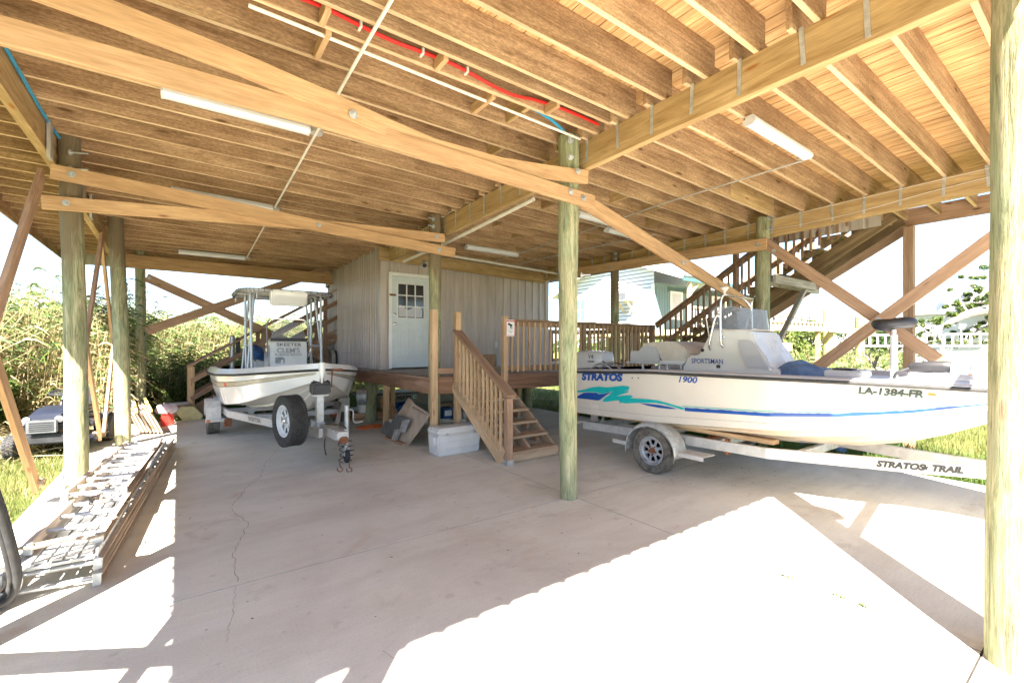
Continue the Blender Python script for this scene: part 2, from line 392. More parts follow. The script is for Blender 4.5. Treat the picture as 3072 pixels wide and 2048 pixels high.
def plankmat():
    m, t, b = nodes('floor plank underside'); 
    tc = t.nodes.new('ShaderNodeTexCoord'); sp = t.nodes.new('ShaderNodeSeparateXYZ'); t.links.new(tc.outputs['Object'], sp.inputs[0])
    fl = N(t, 'ShaderNodeMath', operation='SNAP'); t.links.new(sp.outputs[0], fl.inputs[0]); fl.inputs[1].default_value = .14
    wn = t.nodes.new('ShaderNodeTexWhiteNoise'); wn.noise_dimensions = '1D'; t.links.new(fl.outputs[0], wn.inputs['W'])
    ad = N(t, 'ShaderNodeVectorMath', operation='MULTIPLY_ADD'); t.links.new(wn.outputs['Color'], ad.inputs[0]); ad.inputs[1].default_value = (9,9,9); t.links.new(tc.outputs['Object'], ad.inputs[2])
    mp = N(t, 'ShaderNodeMapping'); mp.inputs['Scale'].default_value = (10, .7, 10); t.links.new(ad.outputs[0], mp.inputs[0])
    g = noise(t, mp.outputs[0], 1.8, 5, .65, 1.6); c = ramp(t, g, [(.34, (.40,.22,.085)), (.52, (.60,.37,.17)), (.66, (.72,.50,.26))])
    c = mix(t, .8, c, ramp(t, wn.outputs['Value'], [(0, (.82,.78,.74)), (1, (1.12,1.1,1.08))]), 'MULTIPLY')
    t.links.new(c, b.inputs['Base Color']); b.inputs['Roughness'].default_value = .8; return m
M['planks'] = plankmat()
# ============================================================ SETTING
def struct(o): o['kind'] = 'structure'; return o
Fo = Matrix.Translation((0,0,0))
g = MB(); g.add([(-400,-300,-.05), (900,-300,-.05), (900,900,-.05), (-400,900,-.05)], [(0,1,2,3)])
struct(g.obj('lawn_ground', M['lawn'], M=Fo))
# slab panels with real open joints
xs = [(-1.22, 3.40), (3.411, 7.5)]; ys = [(-9, -2.6), (-2.589, .47), (.481, 3.56), (3.571, 6.66), (6.671, 9.45), (9.461, 12.25)]
s = MB()
for a, b in xs:
    for c, d in ys: s.b2((a, c, -.12), (b, d, 0))
slab = struct(s.obj('concrete_slab', M['concrete'], M=Fo))
j = MB()
for y in (-2.5945, .4755, 3.5655, 6.6655, 9.4555): j.b2((-1.22, y-.006, -.1), (3.399, y+.006, -.0035)); j.b2((3.412, y-.006, -.1), (7.5, y+.006, -.0035))
j.b2((3.3995, -9, -.1), (3.4115, 12.25, -.003)); struct(j.obj('slab_joint_filler', M['joint']))
struct(MB().b2((-1.15, -8.9, -.11), (7.4, 12.2, -.085)).obj('slab_subbase', M['soil']))
def crack(P, w=.004):
    V = []; F = []
    P = [Vector((x, y, .0015)) for x, y in P]; Q = []
    for i in range(len(P)-1):
        n = max(2, int((P[i+1]-P[i]).length/.035))
        for k in range(n):
            q = P[i].lerp(P[i+1], k/n); q.x += random.uniform(-.012, .012); q.y += random.uniform(-.012, .012); Q.append(q)
    Q.append(P[-1])
    for i, q in enumerate(Q):
        t = (Q[min(i+1, len(Q)-1)] - Q[max(i-1, 0)]).normalized(); n = Vector((-t.y, t.x, 0)); ww = w*random.uniform(.35, 1)
        V += [q - n*ww/2, q + n*ww/2]
        if i: F.append((2*i-2, 2*i, 2*i+1, 2*i-1))
    return mesh_obj('crack', V, F, M['crackfill'], slab)
crack([(.32,3.62), (.33,4.1), (.50,4.75), (.40,5.3), (.66,6.1), (.80,6.35), (.95,7.1), (1.25,7.9)], .005)
crack([(.31,3.54), (.25,3.2), (.20,2.9)], .0025)
crack([(.86,2.35), (.95,2.1), (.93,1.9)], .0025)
# ============================================================ RAISED HOUSE
def drop(X, Y):
    d = .589*X + .808*Y
    return -min(.13, .037*max(0, d - 4.9)) - .03*min(1, max(0, (X-4)/3.6))
house = thing('raised_house', 'stilt house underside with pine joists, beams and round piles over the concrete slab', 'house', (0,0,0))
XL, XR, YF, YB = -2.15, 8.75, 0.08, 14.1
JB = 3.78; JH = .286
for k in range(-2, 33):
    y = .96 + .4*k
    if y < .1 or y > YB-.03: continue
    yl = y + .30
    P = [(x, yl, JB + JH/2 + drop(x, yl)) for x in (XL+.03, -1, 1.2, 3.55)]
    if yl < YB-.05: board_poly('joist', P, .042, JH, M['joist'], house)
    xe = 9.58 if y < 2.3 else XR
    P = [(x, y+.046, JB + JH/2 + drop(x, y)) for x in (3.38, 4.6, 6, 7.8, xe)]
    board_poly('joist', P, .042, JH, M['joist'], house)
board_poly('joist', [(x, 3.035, JB + JH/2 + drop(x, 3.03)) for x in (XL+.03, 1, 3.43)], .042, JH, M['joist'], house)
for (x0, x1, y) in ((6.0, 7.6, 2.61), (6.55, 7.75, 1.81), (6.9, 7.8, 2.21), (6.3, 7.6, 3.4)):   # sistered pieces
    board_poly('joist', [(x, y, JB + JH/2 + drop(x, y) + .002) for x in (x0, x1)], .042, JH-.01, M['beam'], house)
# floor planks
p = MB(); x = XL
while x < 9.6:
    w = .1325; yy = 2.32 if x > XR else YB
    ys_ = [YF+.02, 3, 5, 7, 9, 11, yy] if x <= XR else [YF+.02, yy]
    V = []; F = []
    for i, y in enumerate(ys_):
        z = JB + JH + .002 + drop(x, y)
        V += [(x, y, z), (x+w, y, z), (x+w, y, z+.025), (x, y, z+.025)]
        if i:
            for q in range(4): F.append(((i-1)*4+q, (i-1)*4+(q+1)%4, i*4+(q+1)%4, i*4+q))
    p.add(V, F); x += .14
p.obj('floor_planking', M['planks'], house, M=Fo)
MB().b2((XL+.05, YF+.05, 4.12), (9.55, 2.3, 4.2)).b2((XL+.05, 2.3, 4.12), (XR, YB, 4.2)).obj('subfloor', M['soil'], house)
for k in range(14):      # short blocking pieces between joists
    bx, jy = random.choice([(1.1, 3), (2.3, 4), (1.9, 5), (2.9, 3), (5.2, 5), (5.9, 7), (6.4, 8), (5.0, 9), (4.6, 10), (5.6, 11), (6.9, 6), (4.4, 12), (6.2, 13), (5.3, 14)]) if k > 13 else [(1.1, 7), (2.05, 8), (2.9, 7), (5.15, 8), (5.9, 8), (6.5, 9), (4.5, 10), (5.4, 11), (6.3, 12), (4.4, 13), (5.1, 14), (6.8, 15), (5.8, 16), (2.6, 5)][k]
    y = .96 + .4*jy; z = JB + .11 + drop(bx, y+.2); y += .30 if bx < 3.4 else 0.045
    board('blocking', (bx, y+.02, z), (bx, y+.4, z), .04, .19, M['beam'], house)
# beams along y
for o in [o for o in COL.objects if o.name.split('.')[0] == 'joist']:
    o.data.materials.append(M['joist_bounce'])
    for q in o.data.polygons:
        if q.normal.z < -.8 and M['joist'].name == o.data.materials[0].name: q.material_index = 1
def bz(x, y): return 3.635 + drop(x, y)
for x, y1 in ((3.49, 9.0), (-1.08, 13.1), (7.74, 13.1)):
    ysb = [y for y in (.25, 2.4, 4.3, 6.6, 8.0, 9.0, 11, 13.1) if y <= y1]
    board_poly('beam', [(x, y, bz(x, y)) for y in ysb], .075, .288, M['beam'], house)
# end header far left
board('header', (-.95, 12.72, 3.44), (3.3, 12.72, 3.41), .05, .29, M['brace'], house)
board('header', (3.3, 9.18, 3.52), (7.75, 9.18, 3.40), .04, .26, M['beam'], house)
# metal hold-down straps
def strap(x, y, z0, z1, face):
    a = random.uniform(-.02, .02)
    board('strap', (x+face*.041, y, z0), (x+face*.041, y+a, z1), .032, .003, M['galv'], house, up=(face, 0, 0), bev=.0005)
for k in range(0, 21):
    y = .98 + .4*k + random.uniform(-.03, .03)
    if y < 8.9 and abs(y-3.5) > .1: strap(3.49, y, bz(3.49, y)+.16, bz(3.49, y)-.09-random.uniform(0, .04), -1)
    strap(7.74, y+.05, bz(7.74, y)+.16, bz(7.74, y)-.1, -1)
# piles
def pile(x, y, r, z1, mat, lean=(0,0), top=.95, z0=-.1):
    P = []; n = 14
    for i in range(n):
        t = i/(n-1); P.append((x + lean[0]*(1-t) + .008*math.sin(5*t+x), y + lean[1]*(1-t) + .008*math.cos(4*t+y), z0 + (z1-z0)*t))
    rr = [r*(1 + (top-1)*i/(n-1))*(1 + .012*math.sin(i*1.7+x*3)) for i in range(n)]
    m = MB().tube(P, rr, 28); m.V = [v + Vector((random.uniform(-.0015,.0015), random.uniform(-.0015,.0015), 0)) for v in m.V]
    return m.obj('pile', mat, house, smooth=True)
def bolt(p0, d, L=.09, r=.009):
    p0 = Vector(p0); d = Vector(d).normalized()
    b = MB().cyl(p0, p0+d*L, r, n=8); b.cyl(p0, p0+d*.006, .032, n=14); b.cyl(p0+d*.006, p0+d*.024, .016, n=6)
    b.obj('bolt', M['galv'], house, smooth=True)
ptop = lambda x, y: 3.80 + drop(x, y)
pile(3.42, .30, .165, 3.8, M['pile'], top=.93)
pile(3.33, 3.55, .088, ptop(3.33, 3.55)+.02, M['pile'], top=1.27)
pile(3.31, 6.65, .098, ptop(3.31, 6.65), M['pile_wet'], top=.98)
pile(3.33, 9.72, .13, .86, M['pile'], top=.95)
pile(-.94, 6.65, .100, ptop(-.95, 6.65), M['pile_wet'], lean=(.06, 0), top=.90)
pile(-.84, 9.75, .106, ptop(-.85, 9.75), M['pile_wet'], lean=(.10, 0), top=.93)
pile(-.70, 12.85, .096, 3.68, M['pile'], lean=(.0, 0), top=.95)
pile(-.95, 3.55, .105, 3.8, M['pile'], top=.9)
pile(-.95, .45, .12, 3.8, M['pile'], top=.85)
pile(7.62, 3.55, .104, ptop(7.6, 3.55), M['pile'], top=.98)
pile(7.6, 6.65, .092, ptop(7.6, 6.65), M['pile_wet'], top=.95)
pile(7.6, 9.75, .13, 3.55, M['pile'])
pile(7.6, .45, .15, 3.7, M['pile'])
for z in (3.72, 3.55): bolt((3.25, 3.43, z), (-.8, -.6, 0)); bolt((-.92, 6.5, z-.11), (.9, -.4, 0), .16); bolt((7.52, 3.43, z-.08), (-.3, -.95, 0))
for z in (3.62, 3.5): bolt((3.24, 6.55, z), (-.9, -.3, 0), .12); bolt((7.52, 6.55, z-.03), (-.9, -.3, 0), .1)
bolt((3.40, 3.43, 2.35), (.55, -.8, 0), .1); bolt((7.68, 3.42, 3.15), (.5, -.85, 0)); bolt((7.70, 3.43, 2.05), (.8, -.6, 0))
# shallow braces under the left bay
board_poly('brace', [(-1.1, 3.40, 3.20), (-.1, 3.40, 3.215), (.7, 3.40, 3.225), (1.7, 3.40, 3.19), (2.6, 3.40, 3.16), (3.56, 3.40, 3.13)], .038, .145, M['brace'], house)
board_poly('brace', [(-1.1, 3.36, 3.49), (-.3, 3.36, 3.45), (.3, 3.365, 3.40), (.9, 3.385, 3.335), (1.3, 3.40, 3.28), (1.7, 3.42, 3.243), (2.38, 3.435, 3.26), (2.9, 3.44, 3.32), (3.5, 3.44, 3.40)], .036, .145, M['brace'], house)
board_poly('brace', [(-1.06, 6.47, 3.375), (0, 6.47, 3.325), (1.8, 6.47, 3.20), (3.58, 6.47, 3.11)], .038, .15, M['brace'], house)
board_poly('brace', [(-1.13, 6.51, 3.06), (-.1, 6.51, 3.135), (1.6, 6.515, 3.25), (3.41, 6.51, 3.33)], .038, .14, M['brace'], house)
# right bay diagonal, lateral, cross braces
board('brace', (3.48, 3.67, 3.29), (7.60, 3.72, 2.26), .038, .175, M['brace'], house)
board('brace', (7.46, 3.42, 3.22), (7.46, 8.2, 3.36), .038, .185, M['brace'], house)
board('brace', (7.48, 3.50, 3.28), (7.48, .50, .62), .04, .15, M['brace_red'], house)
board('brace', (7.44, 3.50, .62), (7.44, .42, 3.3), .04, .15, M['brace_red'], house)
board('brace', (3.46, .24, 1.95), (7.6, .20, 3.2), .04, .16, M['brace'], house)
# left row y-plane X braces
for (a, b_) in ((6.62, 3.55), (3.5, .5), (9.7, 6.8), (12.8, 9.85)):
    xa = -1.14 if a < 8 else -1.0; xo = 0 if a < 8 else .02
    board('brace', (xa, a-.05, 3.36), (xa, b_, .18), .04, .14, M['brace_red'], house)
    board('brace', (xa-.045+xo, a, .16), (xa-.045+xo, b_, 3.30), .04, .14, M['brace'], house)
# back row X brace
board('brace', (-.6, 12.78, 3.12), (3.2, 12.78, 1.25), .04, .19, M['brace_red'], house)
board('brace', (-.6, 12.74, 1.94), (3.2, 12.74, 3.68), .04, .19, M['brace_red'], house)
# wooden scabs on left beam
for y in (7.1, 7.9, 8.6): board('scab', (-1.0, y, bz(-1, y)+.13), (-1.0, y, bz(-1, y)-.2), .16, .03, M['grey_wood'], house, up=(1,0,0))
board('scab', (-1.02, 6.2, 3.78), (-1.02, 6.2, 3.42), .12, .03, M['grey_wood'], house, up=(1,0,0))
# ribbed metal fascia (corrugated lower edge)
def ribbed(name, A, B, z0, z1, mat, parent, pitch=.23, d=.026, out=(0,-1,0), zf=None):
    A = Vector(A); B = Vector(B); L = (B-A).length; t = (B-A)/L; o = Vector(out); prof = []
    n = int(L/pitch)+1
    for i in range(n):
        for a, h in ((0, 0), (.70, 0), (.76, 1), (.92, 1)):
            s_ = (i+a)*pitch
            if s_ < L: prof.append((s_, h*d))
        s_ = (i+.3)*pitch
        if s_ < L: prof.append((s_-.01, 0)); prof.append((s_, .005)); prof.append((s_+.01, 0))
    prof = sorted(set(prof)); prof.append((L, 0))
    V = []; F = []
    for i, (s_, h) in enumerate(prof):
        q = A + t*s_ + o*h; V += [(q.x, q.y, z0), (q.x, q.y, z1)]
        if i: F.append((2*i-2, 2*i, 2*i+1, 2*i-1))
    # real thickness
    n0 = len(V); V += [tuple(Vector(v) - o*.004) for v in V]; F += [tuple(i+n0 for i in f[::-1]) for f in F]
    F += [(2*i, 2*i+2, n0+2*i+2, n0+2*i) for i in range(len(prof)-1)]
    return mesh_obj(name, V, F, mat, parent)
for A, B, o in (((XL, YF, 0), (XL, YB, 0), (-1,0,0)), ((9.62, YF, 0), (XL, YF, 0), (0,-1,0)), ((XL, YB, 0), (XR, YB, 0), (0,1,0)), ((XR, 2.32, 0), (XR, YB, 0), (1,0,0))):
    zb = 3.68 if o[0] < 0 or o[1] < 0 else 3.47
    ribbed('fascia', A, B, zb, 4.6, M['metal_trim'], house, out=o)
board('rim_joist', (9.6, .03, 3.70), (9.6, 2.3, 3.70), .04, .28, M['brace_red'], house)
board('rim_joist', (8.75, 2.34, 3.70), (9.6, 2.34, 3.70), .04, .28, M['brace_red'], house)
board('rim_joist', (XL+.06, .05, 3.72), (XL+.06, YB-.05, 3.66), .03, .27, M['joist'], house)
sun_cover = MB(); sun_cover.b2((XL-.1, YF-.1, 4.6), (XR+.1, YB+.1, 4.72)); sun_cover.obj('roof', M['brightroof'], house)  # unseen house top, simplified and kept low, added to block the sun
board('porch_post', (9.6, 2.18, -.1), (9.6, 2.18, 3.56), .13, .13, M['brace_red'], house, up=(0,1,0))
# small electrical box up the near right pile
MB().box((3.66, .30, 2.42), (.14, .2, .26)).obj('junction_box', M['white'], house, bev=.01)
# tied blocks at feet of the left braces
for x, y in ((-1.16, 6.60), (-1.08, 9.7)):
    m = MB()
    for k in range(3): m.tube([(x+.035*math.cos(a), y+.04*math.sin(a), .20+.020*k+.01*math.sin(3*a+k)) for a in [i*math.pi/8 for i in range(17)]], .011, 6, False)
    m.obj('rope_lashing', M['rope'], house, smooth=True)
# ============================================================ STORAGE ROOM
DZ = 1.12
room = thing('storage_room', 'taupe ribbed metal room with a pale panelled door standing on the timber deck', 'room', (3.4, 9.3, DZ))
HX0, HX1, HY0, HY1 = 3.4, 7.95, 9.3, 13.6
fw = .045
DX0, DX1, DT = 3.60, 4.50, 3.13
def wallseg(a, b, z0, z1): ribbed('wall', a, b, z0, z1, M['metal_wall'], room, out=(0,-1,0))
ribbed('wall', (HX0, HY0, 0), (DX0, HY0, 0), DZ, 3.9, M['metal_wall'], room, out=(0,-1,0))
ribbed('wall', (DX1, HY0, 0), (HX1, HY0, 0), DZ, 3.9, M['metal_wall'], room, out=(0,-1,0))
ribbed('wall', (DX0, HY0, 0), (DX1, HY0, 0), DT, 3.9, M['metal_wall'], room, out=(0,-1,0))
ribbed('wall', (HX0, HY1, 0), (HX0, HY0, 0), 1.02, 3.9, M['metal_wall'], room, out=(-1,0,0), pitch=.16, d=.022)
ribbed('wall', (HX1, HY0, 0), (HX1, HY1, 0), DZ, 3.9, M['metal_wall'], room, out=(1,0,0))
ribbed('wall', (HX1, HY1, 0), (HX0, HY1, 0), DZ, 3.9, M['metal_wall'], room, out=(0,1,0))
cm = MB(); cm.b2((HX0-.028, HY0-.03, 1.04), (HX0+.10, HY0-.024, 3.9)); cm.b2((HX0-.030, HY0-.03, 1.04), (HX0-.025, HY0+.1, 3.9)); cm.obj('corner_trim', M['metal_wall'], room)
MB().b2((HX1-.08, HY0-.03, DZ), (HX1+.03, HY0-.024, 3.5)).obj('corner_trim', M['metal_wall'], room)
sc = MB()
for zr in (1.45, 2.0, 2.6, 3.15, 3.6):
    for i in range(20):
        x = HX0 + .12 + i*.23
        if x < HX1-.1 and not (DX0-.1 < x < DX1+.1 and zr < DT+.1): sc.cyl((x, HY0-.002, zr+.004*i), (x, HY0-.012, zr+.004*i), .007, n=6)
    for i in range(26): sc.cyl((HX0-.002, HY0+.10+i*.16, zr), (HX0-.03, HY0+.10+i*.16, zr), .006, n=6)
sc.obj('wall_screws', M['galv'], room)
# door
fr = MB(); fr.b2((DX0-.055, HY0-.045, DZ+.02), (DX0+.015, HY0-.0235, DT+.05)); fr.b2((DX1-.015, HY0-.045, DZ+.02), (DX1+.055, HY0-.0235, DT+.05)); fr.b2((DX0+.015, HY0-.045, DT-.02), (DX1-.015, HY0-.0235, DT+.05))
fr.obj('door_frame', M['whitepaint'], room, bev=.004)
D0, D1 = DX0+.02, DX1-.02; dy = HY0-.022; db = DZ+.035; dt = DT-.025
door = MB(); wx0, wx1, wz0, wz1 = D0+.135, D1-.135, db+1.07, dt-.16
for a, b_ in (((D0, db), (wx0, dt)), ((wx1, db), (D1, dt)), ((wx0, db), (wx1, wz0)), ((wx0, wz1), (wx1, dt))): door.b2((a[0], dy, a[1]), (b_[0], dy+.04, b_[1]))
dr = door.obj('door', M['door'], room)
mo = MB()
for pa in (D0+.15, (D0+D1)/2+.04):
    x0, x1, z0, z1 = pa, pa+.24, db+.22, db+.86
    for (a, b_) in (((x0, z0), (x1, z0+.02)), ((x0, z1-.02), (x1, z1)), ((x0, z0+.02), (x0+.02, z1-.02)), ((x1-.02, z0+.02), (x1, z1-.02))): mo.b2((a[0], dy-.007, a[1]), (b_[0], dy+.002, b_[1]))
    mo.b2((x0+.05, dy-.004, z0+.05), (x1-.05, dy+.002, z1-.05))
mo.obj('door_moulding', M['door'], dr, bev=.002)
wf = MB(); w_ = .022
for (a, b_) in (((wx0-.02, wz0-.02), (wx1+.02, wz0)), ((wx0-.02, wz1), (wx1+.02, wz1+.02)), ((wx0-.02, wz0), (wx0, wz1)), ((wx1, wz0), (wx1+.02, wz1))): wf.b2((a[0], dy-.015, a[1]), (b_[0], dy+.03, b_[1]))
for i in (1, 2):
    x = wx0 + (wx1-wx0)*i/3; wf.b2((x-w_/2, dy-.008, wz0), (x+w_/2, dy+.01, wz1))
    for j in range(3):
        z = wz0 + (wz1-wz0)*i/3; xa = wx0 + (wx1-wx0)*j/3 + (w_/2 if j else 0); xb = wx0 + (wx1-wx0)*(j+1)/3 - (w_/2 if j < 2 else 0)
        wf.b2((xa, dy-.008, z-w_/2), (xb, dy+.01, z+w_/2))
wf.obj('window_grid', M['whitepaint'], dr)
MB().b2((wx0, dy+.012, wz0), (wx1, dy+.02, wz1)).obj('window_pane', M['windglass'], dr)
cl = MB(); cl.grid(lambda u, v: Vector((wx0+.02+u*(wx1-wx0-.05), dy+.0085-.002*math.sin(u*14), wz0+.02+v*(.20+.05*math.sin(u*9+1)))), 12, 3)
cl.obj('curtain_scrap', M['bag'], dr)
kb = MB(); kb.lathe([(.028,0),(.030,.008),(.012,.012),(.012,.035),(.026,.042),(.028,.06),(.016,.068)], (D0+.06, dy, db+.93), Matrix.Rotation(R(90), 3, 'X'), 16)
kb.obj('door_knob', M['chrome'], dr, smooth=True)
MB().lathe([(.03,0),(.03,.014),(.018,.02),(.0,.022)], (D0+.06, dy, db+1.13), Matrix.Rotation(R(90), 3, 'X'), 16).obj('deadbolt', M['chrome'], dr, smooth=True)
MB().b2((D0-.06, dy-.05, db+1.52), (D0+.07, dy-.035, db+1.56)).cyl((D0+.06, dy-.05, db+1.54), (D0+.06, dy, db+1.54), .012, n=8).obj('hasp', M['rust'], dr)
MB().b2((6.24, HY0-.035, 1.58), (6.32, HY0-.0235, 1.72)).b2((6.262, HY0-.039, 1.66), (6.298, HY0-.034, 1.695)).b2((6.262, HY0-.039, 1.605), (6.298, HY0-.034, 1.64)).obj('outlet', M['white'], room, bev=.002)
# security cameras
def seccam(x, y, z, label, s=1.0, look=(-.4,-.7,-.45)):
    t = thing('security_camera', label, 'camera', (x, y, z))
    L = Vector(look).normalized()
    MB().lathe([(.065*s,0),(.065*s,.03*s),(.05*s,.05*s),(.02*s,.055*s)], (x, y, z), Matrix.Rotation(R(90), 3, 'X'), 18).obj('mount', M['white'], t, smooth=True)
    q = Vector((x, y-.10*s, z)); 
    MB().cyl((x, y-.02, z), q, .018*s, n=10).cyl(q-L*.05*s, q+L*.10*s, .05*s, n=18).cyl(q-L*.05*s, q-L*.07*s, .04*s, .02*s, n=18).obj('body', M['white'], t, smooth=True)
    MB().cyl(q+L*.10*s, q+L*.108*s, .04*s, n=18).obj('lens', M['black'], t, smooth=True)
seccam(4.32, 9.272, 3.42, 'white security camera on the ribbed wall above the pale door', 1.25)
seccam(3.15, 12.62, 3.20, 'small white security camera under the header near the tall ribbed side wall', .9, (-.2,-.9,-.3))
# ============================================================ TIMBER DECK
deck = thing('timber_deck', 'raised timber deck with brown rim boards and wooden railing around the storage room', 'deck', (3.2, 6.5, 0))
DYF = 6.55
p = MB(); y = DYF
while y < 13.2:
    x1 = 9.9
    p.b2((3.18, y, DZ-.035), (x1, y+.135, DZ)); y += .142
p.obj('deck_boards', M['grey_wood'], deck)
board('rim_board', (3.22, DYF, .985), (3.22, 13.0, .985), .045, .27, M['rim'], deck)
board('rim_board', (3.25, DYF-.005, .985), (9.9, DYF-.005, .985), .045, .27, M['rim'], deck)
board('deck_edge', (3.17, DYF-.04, DZ-.017), (3.17, 9.2, DZ-.017), .06, .036, M['weathered'], deck)
for y in (7.4, 8.2, 9, 9.8, 10.6, 11.4): board('deck_joist', (3.3, y, .97), (9.8, y, .97), .04, .2, M['oldstair'], deck)
for (x, y) in ((3.70, 9.45), (3.22, 8.55), (3.95, 6.62), (6.9, 9.2), (9.0, 6.7), (5.6, 8.6), (8.9, 9.6)):
    board('deck_post', (x, y, -.06), (x, y, .86), .09, .09, M['post'], deck, up=(0,1,0))
for (x, y) in ((6.65, 9.4), (9.6, 7.0)):
    MB().tube([(x, y, -.05), (x, y, .86)], .11, 18).obj('pile', M['pile'], deck, smooth=True)
# tall gate posts
board('gate_post', (3.20, 6.46, -.0), (3.20, 6.46, 2.18), .092, .092, M['post'], deck, up=(0,1,0))
board('gate_post', (3.62, 6.46, -.0), (3.62, 6.46, 2.16), .092, .092, M['post'], deck, up=(0,1,0))
board('kick_board', (3.27, 6.50, 1.22), (3.57, 6.50, 1.22), .03, .09, M['weathered'], deck)
board('rail_post', (4.56, 6.47, .86), (4.56, 6.47, 2.13), .092, .092, M['post'], deck, up=(0,1,0))
def rail_run(parent, A, B, zt=.98, zb=.1, sp=.128, mat=None, bal=None, post=True):
    A = Vector(A); B = Vector(B); L = (B-A).length; t = (B-A)/L; up = Vector((0,0,1))
    mat = mat or M['weathered']; bal = bal or M['post']
    board('top_rail', A+up*zt, B+up*zt, .13, .036, mat, parent)
    board('rail_band', A+up*(zt-.065), B+up*(zt-.065), .036, .088, mat, parent)
    board('rail_band', A+up*zb, B+up*zb, .036, .088, mat, parent)
    n = int(math.hypot(B.x-A.x, B.y-A.y)/sp); side = Vector((t.y, -t.x, 0)).normalized()*.036
    for i in range(1, n):
        q = A.lerp(B, i/n) + side
        board('baluster', q+up*(zb-.06), q+up*(zt-.025), .034, .034, bal, parent, up=(side.x, side.y, 0), bev=.0015)
rail_run(deck, (4.60, 6.53, DZ), (8.62, 6.53, DZ), zt=.955, mat=M['weathered'], bal=M['post'])
board('rail_post', (6.5, 6.5, .86), (6.5, 6.5, 2.05), .09, .09, M['weathered'], deck, up=(0,1,0))
board('rail_post', (8.70, 6.5, .86), (8.70, 6.5, 2.10), .09, .09, M['weathered'], deck, up=(0,1,0))
rail_run(deck, (6.9, 9.9, DZ), (9.7, 9.9, DZ), zt=.955, mat=M['grey_wood'], bal=M['weathered'])
rail_run(deck, (9.8, 7.3, DZ), (9.8, 9.9, DZ), zt=.955, mat=M['weathered'], bal=M['weathered'])
# ============================================================ FRONT STEPS
steps = thing('entry_steps', 'seven worn wooden open steps with a slatted handrail up to the deck', 'steps', (4.0, 5.0, 0))
SX0, SX1 = 3.60, 4.52
for k in range(7):
    z = .155*(k+1); y = 5.04 + .235*k
    if k == 6: z = DZ-.04
    board('tread', (SX0-.0, y+.13, z-.02), (SX1, y+.13, z-.02), .27, .038, M['tread'], steps)
    if k == 0:
        board('riser', (SX0, y+.02, .062), (SX1, y+.02, .062), .036, .105, M['tread'], steps)
    for xx in ((SX0+.34), (SX0+.82)):
        if k < 6: board('riser_block', (xx, y+.20, z-.04), (xx, y+.20, z-.155 if k else 0.0), .16 if k else .1, .036, M['weathered'], steps, up=(1,0,0))
def stringer(parent, name, x, P0, P1, h, mat, w=.04):
    a = Vector((x, *P0)); b_ = Vector((x, *P1)); return board(name, a, b_, w, h, mat, parent)
for x in (SX0-.022, SX0+.48, SX1+.02): stringer(steps, 'stringer', x, (5.10, .02), (6.52, .98), .2 if x < SX0 else .16, M['post'] if x < SX0 else M['tread'])
board('newel_post', (3.60, 5.02, .02), (3.60, 5.02, .90), .09, .09, M['weathered'], steps, up=(0,1,0))
MB().b2((3.55, 4.965, .0), (3.65, 4.975, .07)).b2((3.544, 4.97, 0), (3.55, 5.07, .07)).b2((3.54, 4.95, 0), (3.66, 5.08, .012)).obj('post_base', M['galv'], steps)
rail_a = Vector((3.60, 4.95, .93)); rail_b = Vector((3.60, 6.44, 1.86))
board('handrail', rail_a, rail_b, .15, .04, M['weathered'], steps)
board('rail_band', rail_a+Vector((0,.03,-.06)), rail_b+Vector((0,0,-.06)), .036, .085, M['weathered'], steps)
board('rail_band', (3.565, 5.06, .13), (3.565, 6.42, 1.0), .036, .14, M['post'], steps)
for i in range(12):
    y = 5.13 + i*.112; zt = .93 + (y-4.95)*.624 - .03; zb = .05 + (y-5.06)*.64 + .07
    board('baluster', (3.55, y, zb), (3.55, y, zt), .034, .034, M['post'], steps, up=(0,1,0), bev=.0015)
# sign on rail post
sign = thing('warning_sign', 'white security notice with a black camera picture on the first deck rail post', 'sign', (4.62, 6.40, 1.9))
MB().b2((4.545, 6.408, 1.78), (4.735, 6.414, 2.07)).obj('panel', M['whitepaint'], sign, bev=.0)
sm = MB(); sm.b2((4.555, 6.404, 2.035), (4.725, 6.4075, 2.06)); sm.b2((4.555, 6.404, 1.79), (4.725, 6.4075, 1.798)); sm.b2((4.548, 6.404, 1.79), (4.5545, 6.4075, 2.06)); sm.b2((4.7255, 6.404, 1.79), (4.732, 6.4075, 2.06)); sm.obj('border', M['red'], sign)
pc = MB(); pc.box((4.635, 6.404, 1.98), (.085, .006, .034), Matrix.Rotation(R(25), 3, 'Y')); pc.box((4.64, 6.404, 1.95), (.012, .006, .05)); pc.box((4.655, 6.404, 1.925), (.05, .006, .012)); pc.lathe([(.016,0),(.016,.006)], (4.60, 6.407, 1.997), Matrix.Rotation(R(90), 3, 'X'), 12)
pc.obj('camera_picture', M['blackdecal'], sign)
for txt, z, s_ in (('WARNING', 2.047, .026), ('SECURITY', 1.885, .022), ('CAMERAS', 1.862, .022), ('IN USE', 1.84, .02)):
    V, F = text_mesh(txt, s_); mt = M['whitepaint'] if z > 2 else M['greydecal']
    mesh_obj('lettering', [(4.64+v[0], 6.403 if z > 2 else 6.4065, z+v[1]) for v in V], F, mt, sign)
